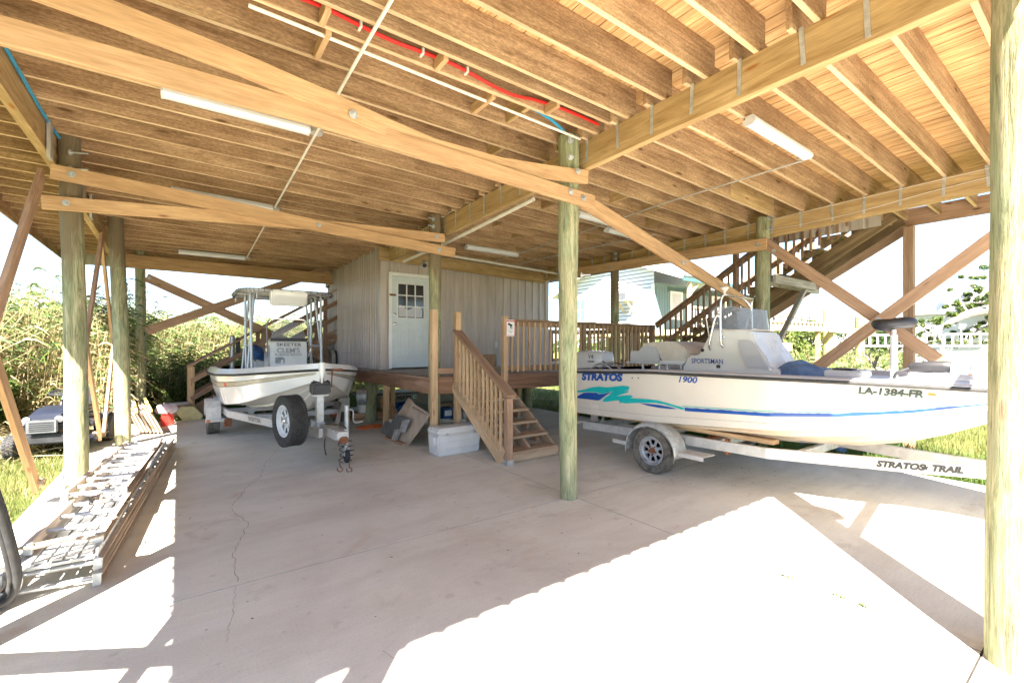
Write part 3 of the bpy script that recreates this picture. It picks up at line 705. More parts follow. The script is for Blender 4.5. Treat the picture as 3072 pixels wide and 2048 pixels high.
# ============================================================ SIDE STAIRCASE (right)
st = thing('side_staircase', 'long weathered outdoor staircase with mossy stringers rising behind the right-hand boat', 'staircase', (9.3, 6.8, 0))
def zs(y): return 1.12 + .6*(6.78 - y)
n = 15
for k in range(1, n+1):
    y = 6.78 - .30*k; z = 1.12 + .18*k
    if z > 3.95: break
    board('tread', (8.80, y+.14, z-.02), (9.86, y+.14, z-.02), .29, .038, M['oldstair'], st)
    for x in (8.86, 9.32, 9.80): MB().prism([(y+.30, z-.22), (y+.30, z-.04), (y, z-.04)], lambda a, b, x=x: Vector((x-.019, a, b)), lambda a, b, x=x: Vector((x+.019, a, b))).obj('step_cut', M['oldstair'], st)
for x in (8.86, 9.32, 9.80): stringer(st, 'stringer', x, (6.9, zs(6.9)-.24), (2.2, zs(2.2)-.24), .2, M['oldstair'] if x < 9.5 else M['brace_red'])
def stair_rail(x, y0, y1, side):
    a = Vector((x, y0, zs(y0)+.80)); b_ = Vector((x, y1, zs(y1)+.80)); d = Vector((0,0,1))
    board('handrail', a, b_, .13, .036, M['weathered'], st); board('rail_band', a-d*.06, b_-d*.06, .036, .088, M['weathered'], st)
    board('rail_band', a-d*.55, b_-d*.55, .036, .088, M['weathered'], st)
    m_ = int((y0-y1)/.13)
    for i in range(1, m_):
        y = y0 + (y1-y0)*i/m_
        board('baluster', (x+side, y, zs(y)+.02), (x+side, y, zs(y)+.77), .034, .034, M['weathered'], st, up=(0,1,0), bev=.0015)
stair_rail(8.78, 6.45, 2.5, -.036); stair_rail(9.90, 6.6, 2.5, .036)
board('newel_post', (8.80, 4.62, zs(4.62)-.1), (8.80, 4.62, 3.60), .09, .09, M['brace_red'], st, up=(0,1,0))
board('newel_post', (9.86, 4.3, zs(4.3)-.1), (9.86, 4.3, 3.6), .09, .09, M['weathered'], st, up=(0,1,0))
board('support_beam', (7.70, 3.42, 2.69), (9.26, 3.42, 2.68), .05, .14, M['grey_wood'], st)
board('support_beam', (7.70, 3.60, 2.69), (9.9, 3.60, 2.68), .05, .14, M['grey_wood'], st)
board('knee_brace', (8.92, 3.46, 2.60), (7.70, 3.70, .95), .09, .05, M['grey_wood'], st)
board('support_post', (9.0, 5.6, -.1), (9.0, 5.6, zs(5.6)-.3), .09, .09, M['weathered'], st, up=(0,1,0))
# ============================================================ BACK STAIRCASE
bs = thing('back_staircase', 'weathered wooden staircase rising behind the boat with the white canopy', 'staircase', (1.5, 13.1, 0))
def zb_(x): return .62*(x-.15)
for k in range(1, 19):
    x = .15 + .29*k; z = .18*k
    board('tread', (x+.14, 12.62, z-.02), (x+.14, 13.55, z-.02), .29, .038, M['grey_wood'], bs)
for y in (12.66, 13.52): 
    board('stringer', (.15, y, -.05), (5.3, y, zb_(5.3)-.12), .04, .27, M['brace_red'], bs)
for y in (12.58, 13.58):
    board('handrail', (.12, y, 1.14), (5.2, y, zb_(5.2)+1.1), .12, .036, M['brace_red'], bs)
    board('rail_band', (.2, y, .82), (5.2, y, zb_(5.2)+.78), .036, .1, M['weathered'], bs); board('rail_band', (.2, y, .42), (5.2, y, zb_(5.2)+.38), .036, .1, M['weathered'], bs)
    for x in (.2, 1.65, 3.1): board('newel_post', (x, y+.04, -.05), (x, y+.04, zb_(x)+1.12), .13 if x < .5 else .09, .11, M['post'] if x < .5 else M['weathered'], bs, up=(0,1,0))
# low landing left of stair
board('landing_board', (-.3, 12.5, .34), (.15, 12.5, .34), .3, .04, M['grey_wood'], bs)
board('landing_board', (-.3, 12.4, .2), (.15, 12.4, .2), .04, .24, M['weathered'], bs)
# ============================================================ SERVICES UNDER THE CEILING
def cz(x, y): return JB + drop(x, y)
def light(x0, x1, y, label, glow=0, dz=0):
    z = cz((x0+x1)/2, y) - .035 + dz
    t = thing('strip_light', label, 'light fixture', ((x0+x1)/2, y, z), group='strip lights under the joists')
    dzz = (cz(x1, y) - cz(x0, y))/2
    bar = MB().beam((x0, y, z-dzz+.015), (x1, y, z+dzz+.015), .075, .04); bar.obj('housing', M['white'], t, bev=.004)
    d = MB(); prof = [(-.055,.0), (-.06,-.03), (-.035,-.055), (.035,-.055), (.06,-.03), (.055,.0)]
    d.prism(prof, lambda a, b: Vector((x0+.015, y+a, z-dzz+b)), lambda a, b: Vector((x1-.015, y+a, z+dzz+b)))
    d.obj('diffuser', M['diff'], t, smooth=True, ang=.9)
    for x, zz in ((x0, z-dzz), (x1-.015, z+dzz)): MB().prism(prof, lambda a, b, x=x, zz=zz: Vector((x, y+a*1.05, zz+b*1.06)), lambda a, b, x=x, zz=zz: Vector((x+.015, y+a*1.05, zz+b*1.06))).obj('end_cap', M['white'], t)
    return t
light(-.13, 1.03, 4.80, 'long white strip light nearest the camera, left of the round junction box')
light(-.10, 1.12, 7.60, 'white strip light second from the front over the left bay')
light(-.03, 1.19, 11.9, 'far white strip light over the boat with the canopy')
light(4.62, 5.90, 7.90, 'white strip light over the deck near the metal wall')
light(4.33, 5.62, 2.15, 'white strip light over the right-hand boat')
light(4.95, 6.15, 5.08, 'white strip light partly hidden behind the diagonal brace')
light(5.9, 7.1, 5.35, 'thin white strip light above the boat seat near the far beam')
def pipe(name, P, r, mat, label, cat, box=None, sub=None):
    m = MB().tube(smoothpath(P, 4) if len(P) > 2 else P, r, 8)
    o = m.obj(name, mat, smooth=True); tag(o, label, cat); return o
t = thing('electrical_conduit', 'pale conduit crossing under the left bay joists between strip lights', 'conduit', (1.1, 5, 3.7))
MB().tube([(1.03, 1.2, 3.74), (1.06, 3.3, 3.73), (1.09, 4.88, 3.71), (1.15, 8.1, cz(1.15, 8)-.03), (1.22, 11.9, cz(1.2, 11.9)-.03)], .013, 8).obj('tube', M['pvc'], t, smooth=True)
for x, y in ((1.10, 4.82), (1.16, 7.62), (1.23, 11.9)): MB().lathe([(.055,-.05),(.06,-.045),(.06,0),(.05,.01)], (x, y, cz(x, y)-.012), None, 18).obj('junction_box', M['conduit'], t, smooth=True)
t = thing('electrical_conduit', 'grey conduit running from the right-hand strip light toward the metal wall', 'conduit', (5.7, 5, 3.6))
MB().tube([(5.63, 2.2, 3.68), (5.63, 4.0, cz(5.6, 4)-.04), (5.8, 6.6, cz(5.8, 6.6)-.03), (5.95, 9.2, cz(6, 9)-.03)], .011, 8).obj('tube', M['conduit'], t, smooth=True)
MB().lathe([(.05,-.045),(.05,0)], (5.63, 2.2, 3.74), None, 16).obj('junction_box', M['conduit'], t, smooth=True)
pipe('electrical_conduit', [(6.9, 5.1, cz(6.9, 5)-.02), (6.7, 6.6, cz(6.7, 6.6)-.03), (6.6, 9.2, cz(6.6, 9)-.03)], .011, M['conduit'], 'thin grey conduit beside the far beam over the deck railing', 'conduit')
pipe('drain_pipe', [(3.75, 8.4, 3.52), (7.6, 8.5, 3.42)], .028, M['pvc'], 'cream plastic drain pipe strapped under the joists in front of the metal wall', 'pipe')
pipe('drain_pipe', [(3.62, 4.5, 3.47), (3.62, 6.6, 3.36), (3.60, 8.6, 3.30)], .028, M['pvc'], 'cream plastic pipe under the central beam ending beside the door', 'pipe')
pipe('supply_tube', [(.1, 3.20, 3.865), (.62, 3.20, 3.865), (.8, 3.205, 3.87), (1.01, 3.205, 3.85), (1.23, 3.21, 3.84), (1.46, 3.205, 3.842), (1.68, 3.205, 3.85), (1.86, 3.205, 3.84), (2.01, 3.205, 3.82), (2.21, 3.20, 3.795), (2.4, 3.205, 3.80), (2.6, 3.21, 3.835), (3.0, 3.21, 3.86), (3.42, 3.21, 3.85)], .014, M['redpipe'], 'red plastic water tube clipped along a ceiling joist', 'pipe')
for x, z in ((1.02, 3.85), (1.49, 3.842), (1.88, 3.84)): MB().b2((x-.008, 3.18, z-.022), (x+.008, 3.238, z+.022)).obj('pipe_clip', M['pvc'], house)
for x, y0, y1 in ((.77, 3.06, 3.235), (.83, 3.285, 3.64), (1.62, 3.06, 3.235), (2.2, 3.285, 3.64), (2.75, 3.06, 3.235)): board('blocking', (x, y0, 3.80), (x, y1, 3.80), .04, .09, M['brace'], house)
pipe('supply_tube', [(2.55, 3.30, 3.82), (2.9, 3.34, 3.80), (3.2, 3.45, 3.79)], .014, M['bluepipe'], 'short blue water tube beside the centre pile top', 'pipe')
pipe('supply_tube', [(.1, 3.26, 3.80), (.4, 3.28, 3.80), (.62, 3.30, 3.83)], .016, M['bluepipe'], 'blue water tube at the top edge beside the red tube', 'pipe')
pipe('supply_tube', [(-1.0, 4.0, 3.72), (-1.02, 5.0, 3.76), (-1.02, 5.7, 3.75), (-1.02, 6.3, 3.76), (-1.0, 6.5, 3.74)], .014, M['bluepipe'], 'blue water tube tied along the left beam', 'pipe')
board('pale_batten', (.35, 3.32, 3.765), (3.38, 3.42, 3.765), .02, .02, M['pvc']); o = bpy.data.objects['pale_batten']; tag(o, 'pale narrow batten under the joists below the red tube', 'batten')

# bolts and washers on the braces, wires along the beams
for p, d in (((3.30,3.375,3.40),(0,-1,0)), ((3.38,3.375,3.14),(0,-1,0)), ((3.2,3.375,3.17),(0,-1,0)), ((1.02,3.36,3.29),(0,-1,0)), ((-.9,6.44,3.37),(0,-1,0)), ((-.95,6.49,3.08),(0,-1,0)), ((3.28,6.44,3.12),(0,-1,0)), ((3.26,6.485,3.33),(0,-1,0)),
             ((1.5,6.445,3.23),(0,-1,0)), ((7.42,2.0,1.96),(-1,0,0)), ((7.42,3.3,3.08),(-1,0,0)), ((7.42,.7,3.0),(-1,0,0)), ((7.43,3.55,3.22),(-1,0,0)), ((7.43,6.6,3.3),(-1,0,0)), ((5.6,3.67,2.76),(0,-1,0)), ((3.62,3.65,3.26),(0,-1,0)), ((7.4,3.69,2.3),(0,-1,0)), ((-.55,12.75,3.1),(0,-1,0)), ((1.3,12.71,2.8),(0,-1,0))):
    bolt(p, d, .035, .008)
for name_, P in (('cable', [(7.69,.9,3.60),(7.69,1.6,3.56),(7.69,2.2,3.50),(7.69,3.0,3.47),(7.69,3.5,3.49),(7.69,4.6,3.50),(7.69,6.2,3.43)]), ('cable', [(3.44,6.2,3.74),(3.44,6.7,3.68),(3.44,7.2,3.66),(3.44,8.0,3.60),(3.44,8.9,3.62)]), ('cable', [(7.69,1.0,3.70),(7.69,1.9,3.68),(7.69,2.8,3.66),(7.69,4.4,3.62)])):
    MB().tube(smoothpath(P, 5), .004, 5).obj(name_, M['pvc'], house, smooth=True)
# ============================================================ BOATS
def itp(P, x):
    if x <= P[0][0]: return P[0][1]
    for (a, c), (d, e) in zip(P, P[1:]):
        if x <= d: return c + (e-c)*(x-a)/(d-a)
    return P[-1][1]
def axm(n):
    n = Vector(n).normalized(); u = n.orthogonal().normalized() if abs(n.z) > .9 else n.cross(Vector((0,0,1))).normalized()
    v = n.cross(u); return Matrix((u, v, n)).transposed()
def wheel(parent, c, axis, r, w, rim, tyre, hubc=None, label=None):
    c = Vector(c); a = axm(axis); rr = r*.60
    t = thing('wheel', None, None, M=Matrix.Translation(c)); o = t
    W0 = W.pop(t.name); t.parent = parent; t.matrix_basis = W[parent.name].inverted() @ W0; W[t.name] = W0
    h = w/2
    prof = [(rr, -h*.80), (rr+.02, -h*.95), (r*.80, -h*1.02), (r*.93, -h*.98), (r*.975, -h*.86), (r, -h*.66)]
    for k in (-.42, -.14, .14, .42): prof += [(r, h*(k-.05)), (r-.008, h*(k-.04)), (r-.008, h*(k+.04)), (r, h*(k+.05))]
    prof += [(r, h*.66), (r*.975, h*.86), (r*.93, h*.98), (r*.80, h*1.02), (rr+.02, h*.95), (rr, h*.80)]
    m = MB().lathe(prof + [prof[0]], c, a, 48, False); m.obj('tyre', tyre, t, smooth=True, ang=.5)
    tr = MB()
    for k in range(56):
        an = 2*math.pi*k/56
        for s_ in (-1, 1):
            q = a @ Vector((math.cos(an)*(r-.004), math.sin(an)*(r-.004), s_*h*.78)) + c
            mm = a @ Matrix.Rotation(an, 3, 'Z'); tr.box(q, (.012, .014, h*.34), mm)
    tr.obj('tread_blocks', tyre, t)
    m = MB().lathe([(rr+.012, h*.86), (rr-.004, h*.88), (rr-.012, h*.6), (rr-.03, h*.45), (rr-.035, -.6*h), (rr+.0, -h*.8), (rr, -h*.8)], c, a, 40, False)
    m.lathe([(rr*.44, h*.30), (rr*.43, h*.46), (rr*.30, h*.52), (rr*.26, h*.46), (0.001, h*.46)], c, a, 32, False)
    for k in range(8):
        an = 2*math.pi*(k+.5)/8; mm = a @ Matrix.Rotation(an, 3, 'Z')
        q0 = [(rr*.40, -.42), (rr*.40, .42), (rr*.93, .62), (rr*.93, -.62)]
        V = [mm @ Vector((x, y*.036, z)) + c for z in (h*.36, h*.44) for x, y in q0]
        m.add(V, [(0,1,2,3), (7,6,5,4), (0,4,5,1), (1,5,6,2), (2,6,7,3), (3,7,4,0)])
    m.lathe([(rr*.80, h*.37), (rr*.79, h*.47), (rr*.88, h*.50), (rr*.97, h*.62)], c, a, 36, False)
    m.obj('rim', rim, t, smooth=True, ang=.6)
    MB().lathe([(rr*.96, h*.1), (0.001, h*.1)], c, a, 32).obj('wheel_shade_disc', M['black'], t)  # black disc standing in for shade behind the rim holes
    m = MB().lathe([(rr*.19, h*.45), (rr*.19, h*.75), (rr*.12, h*.88), (0.001, h*.9)], c, a, 18)
    m.obj('hub', hubc or M['chrome'], t, smooth=True, ang=.6)
    ln = MB()
    for k in range(5):
        an = 2*math.pi*k/5 + .3; q = a @ Vector((math.cos(an)*rr*.31, math.sin(an)*rr*.31, h*.5)) + c; ln.cyl(q, q + (a @ Vector((0,0,.02))), .010, n=6)
    ln.obj('lug_nuts', hubc or M['chrome'], t); return t
class Hull:
    def __init__(s, HW, ZS, ZC, ZK, off, L): s.HW, s.ZS, s.ZC, s.ZK, s.off, s.L = HW, ZS, ZC, ZK, off, L; s.cap = .028
    def side(s, x, f, sg, eps=0):
        zs, zc = itp(s.ZS, x), itp(s.ZC, x); o = itp(s.off, x)
        return Vector((x, sg*(itp(s.HW, x) - o*(1-f) + eps), zc + (zs-zc)*f))
    def build(s, parent, ms, mbot, deckm, rub, decks):
        xs = sorted(set([s.L*i/60 for i in range(61)] + [s.L-.03, s.L-.01])); n = len(xs)
        m = MB()
        for sg in (-1, 1):
            V = [s.side(x, j/6, sg) for x in xs for j in range(7)]
            F = [(i*7+j, (i+1)*7+j, (i+1)*7+j+1, i*7+j+1) for i in range(n-1) for j in range(6)]
            if sg > 0: F = [f[::-1] for f in F]
            m.add(V, F)
        m.add([s.side(0, 1, -1), s.side(0, 0, -1), Vector((0, 0, itp(s.ZK, 0))), s.side(0, 0, 1), s.side(0, 1, 1)], [(0,1,2,3,4)])
        hull = m.obj('hull', ms, parent, smooth=True, ang=.5, M=Matrix.Translation((s.L/2, 0, .9)) ) if 0 else mesh_obj('hull', m.V, m.F, ms, parent, smooth=True, ang=.5)
        b = MB()
        for sg in (-1, 1):
            V = []
            for x in xs:
                c = s.side(x, 0, sg); k = Vector((x, 0, itp(s.ZK, x)))
                lip = c + Vector((0, -sg*.055*min(1, abs(c.y)/.3), -.004)); d = k - lip
                P = [c, lip]
                for q, dz in ((.33, .012), (.335, -.014), (.66, .006), (.665, -.018), (1, 0)): P.append(lip + d*q + Vector((0, 0, dz*min(1, abs(c.y)*1.5))))
                V += P
            w = 7; F = [(i*w+j, i*w+j+1, (i+1)*w+j+1, (i+1)*w+j) for i in range(n-1) for j in range(w-1)]
            if sg > 0: F = [f[::-1] for f in F]
            b.add(V, F)
        mesh_obj('hull_bottom', b.V, b.F, mbot, parent, smooth=True, ang=.25)
        # gunwale cap, inner wall and decks
        g_ = MB(); V = []
        for x in xs:
            hw, z = itp(s.HW, x), itp(s.ZS, x); dz = itp(decks, x); iw = max(.0, hw-.17)
            row = []
            for sg in (-1, 1):
                pr_ = [(hw+.012, z-.03), (hw+.012, z+.012), (hw-.02-.6*(s.cap-.028)*(hw > .2), z+s.cap), (max(iw, .0)+.02*(hw > .2), z+s.cap-.002), (iw, z-.01), (iw, z-dz)]
                row.append([Vector((x, sg*y, zz)) for y, zz in pr_])
            V += row[0] + row[1][::-1]
        w = 12; F = [(i*w+j, (i+1)*w+j, (i+1)*w+j+1, i*w+j+1) for i in range(n-1) for j in range(w-1)]
        F.append(tuple(range(w))[::-1])
        g_.add(V, F); mesh_obj('deck_liner', g_.V, [f[::-1] for f in g_.F], deckm, parent, smooth=True, ang=.5)
        for sg in (-1, 1):
            P = [Vector((x, sg*(itp(s.HW, x)+.018), itp(s.ZS, x)-.012)) for x in xs[::2]+[s.L]]
            MB().tube(P, .018, 8).obj('rub_rail', rub, parent, smooth=True)
        MB().tube([(s.L-.005, 0, itp(s.ZC, s.L)-.03), (s.L-.0, 0, itp(s.ZS, s.L)), (s.L-.015, 0, itp(s.ZS, s.L)+s.cap)], [.012, .045, .045], 12).obj('bow_stem', ms, parent, smooth=True)
        return hull
    def decal(s, name, poly, mat, parent, sg=-1, eps=.004, f=True):
        """poly in (x, f) on the hull side -> thin mesh following the hull"""
        bm = bmesh.new(); vs = [bm.verts.new((x, y, 0)) for x, y in poly]; bm.faces.new(vs)
        bmesh.ops.triangulate(bm, faces=bm.faces[:], ngon_method='EAR_CLIP')
        for _ in range(3):
            es = [e for e in bm.edges if abs(e.verts[0].co.x - e.verts[1].co.x) > .12]
            if es: bmesh.ops.subdivide_edges(bm, edges=es, cuts=1); bmesh.ops.triangulate(bm, faces=bm.faces[:])
        V = [s.side(v.co.x, v.co.y, sg, eps) for v in bm.verts]; bm.verts.index_update(); F = [tuple(v.index for v in f_.verts) for f_ in bm.faces]; bm.free()
        return mesh_obj(name, V, F, mat, parent)
    def text(s, body, x, f, h, mat, parent, sg=-1, shear=0, offset=0, sx=1, flip=False, dz=None):
        V, F = text_mesh(body, h/.7, shear=shear, offset=offset, sx=sx); zs, zc = itp(s.ZS, x), itp(s.ZC, x)
        Q = [s.side(x + v[0], f + v[1]/(zs-zc), sg, .005) for v in V] if dz is None else [s.side(x + v[0], 1 - (dz - v[1])/(itp(s.ZS, x+v[0])-itp(s.ZC, x+v[0])), sg, .005) for v in V]
        return mesh_obj('lettering', Q, F, mat, parent)
# ---------------------------------------------------------- big boat on the right
B = Matrix.Translation((5.9, 5.15, 0)) @ Matrix.Rotation(R(-90), 4, 'Z')
setfr(B)
bt = thing('motor_boat', 'long cream centre-console boat with teal and blue wave graphics on its hull', 'boat')
H2 = Hull([(0,1.12),(1.5,1.15),(2.95,1.115),(3.67,.96),(4.13,.81),(4.43,.70),(5.1,.45),(5.6,.22),(5.85,.03)],
          [(0,1.235),(.3,1.24),(1.56,1.29),(2.95,1.29),(3.67,1.284),(4.13,1.273),(4.43,1.262),(5.85,1.27)],
          [(0,.60),(.3,.605),(1.49,.641),(2.9,.741),(3.5,.822),(4.0,.939),(4.42,1.08),(5.0,1.18),(5.85,1.23)],
          [(0,.43),(2,.44),(2.8,.47),(3.4,.54),(3.8,.645),(4.1,.77),(4.4,.925),(4.7,1.04),(5.0,1.12),(5.6,1.20),(5.85,1.225)],
          [(0,.10),(3.6,.10),(4.4,.06),(5.85,.0)], 5.85)
hull = H2.build(bt, M['gel'], M['gel_bottom'], M['grey_panel'], M['rubber'], [(0,.10),(.5,.10),(.6,.42),(3.1,.42),(3.2,.02),(5.85,.02)])
teal = [(0.199,0.489),(0.204,0.535),(0.351,0.569),(0.512,0.634),(0.663,0.663),(0.804,0.65),(0.944,0.673),(1.096,0.702),(1.207,0.692),(1.216,0.655),(1.184,0.614),(1.117,0.579),(1.2,0.606),(1.18,0.565),(1.063,0.517),(0.977,0.47),(1.061,0.487),(1.224,0.516),(1.261,0.494),(1.218,0.451),(1.311,0.454),(1.491,0.458),(1.655,0.438),(1.784,0.398),(1.908,0.354),(1.981,0.332),(2.001,0.293),(1.954,0.289),(1.881,0.324),(1.717,0.373),(1.583,0.39),(1.365,0.37),(1.129,0.331),(1.049,0.346),(1.021,0.313),(1.011,0.383),(0.917,0.369),(0.792,0.33),(0.694,0.326),(0.747,0.409),(0.832,0.478),(0.918,0.572),(0.756,0.513),(0.647,0.494),(0.631,0.525),(0.501,0.526),(0.345,0.514)]
b1 = [(0.189,0.398),(0.344,0.497),(0.462,0.512),(0.612,0.517),(0.646,0.484),(0.756,0.507),(0.909,0.560),(0.789,0.48),(0.652,0.358),(0.605,0.343),(0.388,0.353),(0.185,0.353)]
b2 = [(1.365,0.361),(1.483,0.364),(1.649,0.352),(1.779,0.333),(1.905,0.298),(1.815,0.286),(1.645,0.296),(1.481,0.325)]
H2.decal('wave_graphic', teal, M['tealdecal'], bt); H2.decal('wave_graphic', b1, M['bluedecal'], bt); H2.decal('wave_graphic', b2, M['bluedecal'], bt)
def stripe(H, x0, x1, f0, f1, mat, par, sg=-1, eps=.004, n=40, jag=0, name='stripe'):
    V = []; F = []
    for i in range(n+1):
        x = x0 + (x1-x0)*i/n; V += [H.side(x, f0, sg, eps), H.side(x, f1 + (random.uniform(-jag, jag) if jag else 0), sg, eps)]
        if i: F.append((2*i-2, 2*i, 2*i+1, 2*i-1))
    return mesh_obj(name, V, F, mat, par)
stripe(H2, 2.0, 5.3, .265, .333, M['bluedecal'], bt, n=90, jag=.006); stripe(H2, 1.97, 5.3, .352, .366, M['tealdecal'], bt, n=60)
stripe(H2, .1, 5.0, .13, .138, M['greydecal'], bt, eps=.002, name='seam')
H2.text('STRATOS', .715, .868, .095, M['bluedecal'], bt, shear=.22, offset=.009, sx=1.33)
H2.text('1900', 2.06, .875, .07, M['bluedecal'], bt, shear=.3, sx=1.25, offset=.002)
H2.text('LA-1384-FR', 3.875, .79, .060, M['greendecal'], bt, shear=.18, offset=.004, sx=1.0, dz=.080)
H2.decal('sticker', [(4.10,.69),(4.17,.65),(4.175,.80),(4.105,.83)], M['whitepaint'], bt); H2.decal('sticker', [(4.112,.72),(4.135,.70),(4.165,.68),(4.168,.72),(4.145,.74),(4.155,.79),(4.118,.805),(4.12,.76)], M['orange'], bt, eps=.006)
for x in (1.28, 1.38): q = H2.side(x, .87, -1); MB().cyl(q, q+Vector((0,-.01,0)), .008, n=8).obj('vent_hole', M['black'], bt)
# console
def prism_xz(P, y0, y1): return MB().prism(P, lambda a, b: Vector((a, y0, b)), lambda a, b: Vector((a, y1, b)))
con = [(1.50,.90),(1.50,1.33),(1.585,1.48),(1.731,1.485),(1.914,1.81),(2.0,1.815),(2.35,1.80),(2.431,1.775),(2.485,1.634),(2.59,1.49),(2.65,1.349),(2.742,1.343),(2.76,.90)]
co = prism_xz(con, -.36, .36).obj('console', M['gel2'], bt, bev=.022, smooth=True)
hp = prism_xz([(2.273,1.664),(2.28,1.60),(2.367,1.347),(2.641,1.345),(2.485,1.634),(2.40,1.68),(2.30,1.69)], -.385, -.362).obj('hatch_panel', M['grey_panel'], co, bev=.008)
ws = MB(); Wp = []
for i in range(13):
    a = -math.pi/2 + math.pi*i/12; y = .33*math.sin(a); dx = .20*math.cos(a)
    Wp.append((2.20+dx*1.15, y, 1.80, 2.13-.05*math.cos(a)-.02))
Wp = [(1.92, -.335, 1.815, 2.07), (2.0, -.335, 1.815, 2.13)] + Wp + [(2.0, .335, 1.815, 2.13), (1.92, .335, 1.815, 2.07)]
V = []; F = []
for i, (x, y, z0, z1) in enumerate(Wp):
    V += [Vector((x, y, z0)), Vector((x-.03, y*.97, z1))]
    if i: F.append((2*i-2, 2*i, 2*i+1, 2*i-1))
mesh_obj('windshield', V, F, M['acrylic'], co, smooth=True)
MB().tube([Vector((x, y*1.01, z0+.005)) for x, y, z0, z1 in Wp], .011, 6).obj('windshield_trim', M['vinyl'], co, smooth=True)
V, F = text_mesh('SPORTSMAN', .085, sx=.92, offset=.001); mesh_obj('lettering', [(1.86+v[0], -.3635, 1.41+v[1]*1.05) for v in V], F, M['bluedecal'], co)
MB().b2((1.99, -.366, 1.33), (2.04, -.3605, 1.37)).obj('switch_plate', M['black'], co); MB().lathe([(.022,0),(.022,.012),(.012,.014)], (1.80, -.362, 1.555), axm((0,-1,0)), 16).obj('socket', M['black'], co)
MB().lathe([(.022,0),(.022,.010)], (2.08, -.362, 1.72), axm((0,-1,0)), 16).obj('key_switch', M['chrome'], co)
for sg in (-1, 1):
    MB().tube(smoothpath([(2.09,sg*.37,1.59),(2.07,sg*.40,1.66),(2.065,sg*.40,1.9),(2.063,sg*.39,2.17),(2.085,sg*.37,2.25)], 5), .013, 10).obj('grab_rail', M['chrome'], co, smooth=True)
    MB().tube(smoothpath([(1.914,sg*.37,1.56),(1.915,sg*.40,1.63),(1.99,sg*.41,1.93),(2.03,sg*.40,2.0),(2.063,sg*.395,2.01)], 5), .012, 10).obj('grab_rail', M['chrome'], co, smooth=True)
MB().tube(smoothpath([(2.085,-.37,2.25),(2.12,-.33,2.255),(2.30,-.30,2.19),(2.36,-.25,2.10),(2.37,-.24,2.05)], 5), .012, 10).tube([(2.085,-.37,2.25),(2.085,.37,2.25)], .012, 10).obj('grab_rail', M['chrome'], co, smooth=True)
MB().tube([(1.866,-.30,1.66),(1.81,-.30,1.99)], .008, 8).obj('antenna_whip', M['whitepaint'], co, smooth=True)
MB().lathe([(.012,0),(.016,.03),(.035,.05),(.05,.075),(.05,.085),(.03,.10),(0.001,.105)], (2.10, -.37, 2.26), None, 18).obj('antenna_dome', M['vinyl'], co, smooth=True)
wh = MB().tube([(1.73+.06*math.cos(a)*.5, .17*math.sin(a), 1.56+.17*math.cos(a)) for a in [i*math.pi/12 for i in range(25)]], .014, 8, False)
for k in range(3): a = k*2.1; wh.cyl((1.76, 0, 1.56), (1.73+.03*math.cos(a), .17*math.sin(a), 1.56+.17*math.cos(a)), .009, n=6)
wh.cyl((1.76,0,1.56), (1.86,0,1.56), .02, n=8); wh.obj('steering_wheel', M['black'], co, smooth=True)
# leaning post seat
MB().b2((.56,-.40,1.352),(1.53,.40,1.375)).obj('seat_frame', M['alu'], bt)
prism_xz([(.615,1.378),(.623,1.535),(.787,1.54),(.835,1.609),(1.071,1.603),(1.123,1.553),(1.135,1.40),(1.135,1.378)], -.38, .38).obj('seat_base', M['grey_panel'], bt, bev=.012)
prism_xz([(.822,1.645),(1.071,1.672),(1.25,1.678),(1.433,1.655),(1.527,1.587),(1.579,1.49),(1.55,1.40),(1.174,1.395),(1.123,1.488),(1.071,1.597),(.828,1.612)], -.37, .37).obj('seat_cushion', M['vinyl'], bt, bev=.03, smooth=True)
prism_xz([(1.14,1.376),(1.15,1.405),(1.55,1.405),(1.53,1.376)], -.372, .372).obj('seat_piping', M['white'], bt)
for x in (.815, 1.11, 1.24, 1.46):
    for sg in (-1, 1): MB().cyl((x, sg*.30, .9), (x-.02, sg*.30, 1.355), .019, n=10).obj('seat_leg', M['alu'], bt, smooth=True)
# pedestal seat, jeans-blue cover, bow gear
MB().cyl((3.69, 0, 1.27), (3.69, 0, 1.72), .032, n=16).cyl((3.69,0,1.72), (3.69,0,1.775), .02, n=12).obj('pedestal', M['white'], bt, smooth=True)
cs = MB()
def cush(u, v):
    a = u*2*math.pi; r_ = math.sin(v*math.pi); c = math.cos(v*math.pi)
    bk = max(0, -math.cos(a))*.03
    return Vector((3.69 + .185*r_**.55*math.cos(a), .19*r_**.55*math.sin(a), 1.84 + (.055+bk*.9)*c*(1-.32*max(0, c)*(1-r_)) + .02*max(0, c)*math.cos(a)))
cs.grid(cush, 33, 17); cs.obj('bike_seat', M['black'], bt, smooth=True, ang=3)
cv = thing('cloth_bundle', 'crumpled faded blue cloth bundle lying in the bow half of the right-hand boat', 'cloth', (2.9, 0, 1.2))
def cvf(u, v):
    a = u*math.pi; x = 2.60 + .75*v
    hgt = (.24*math.sin(min(1, v*3.2)*math.pi/2)*(1-v)**.85); wv = .012*math.sin(22*v+5*a)+.010*math.sin(9*a+7*v)
    return Vector((x, -.05 + (.30-.10*v)*math.cos(a), 1.255 + (hgt + wv*(hgt > .02))*math.sin(a)))
MB().grid(cvf, 28, 40).obj('cloth', M['denim'], cv, smooth=True, ang=3)
MB().tube(smoothpath([(2.55,-.2,1.28),(2.58,-.1,1.33),(2.56,.05,1.30),(2.60,.1,1.28)],4), .015, 6).obj('tied_end', M['white'], cv, smooth=True)
MB().b2((3.28,-.62,1.30),(3.60,-.34,1.365)).obj('hatch_box', M['grey_panel'], bt, bev=.01)
MB().b2((3.33,-.55,1.365),(3.5,-.40,1.385)).obj('hatch_pad', M['black'], bt, bev=.006)
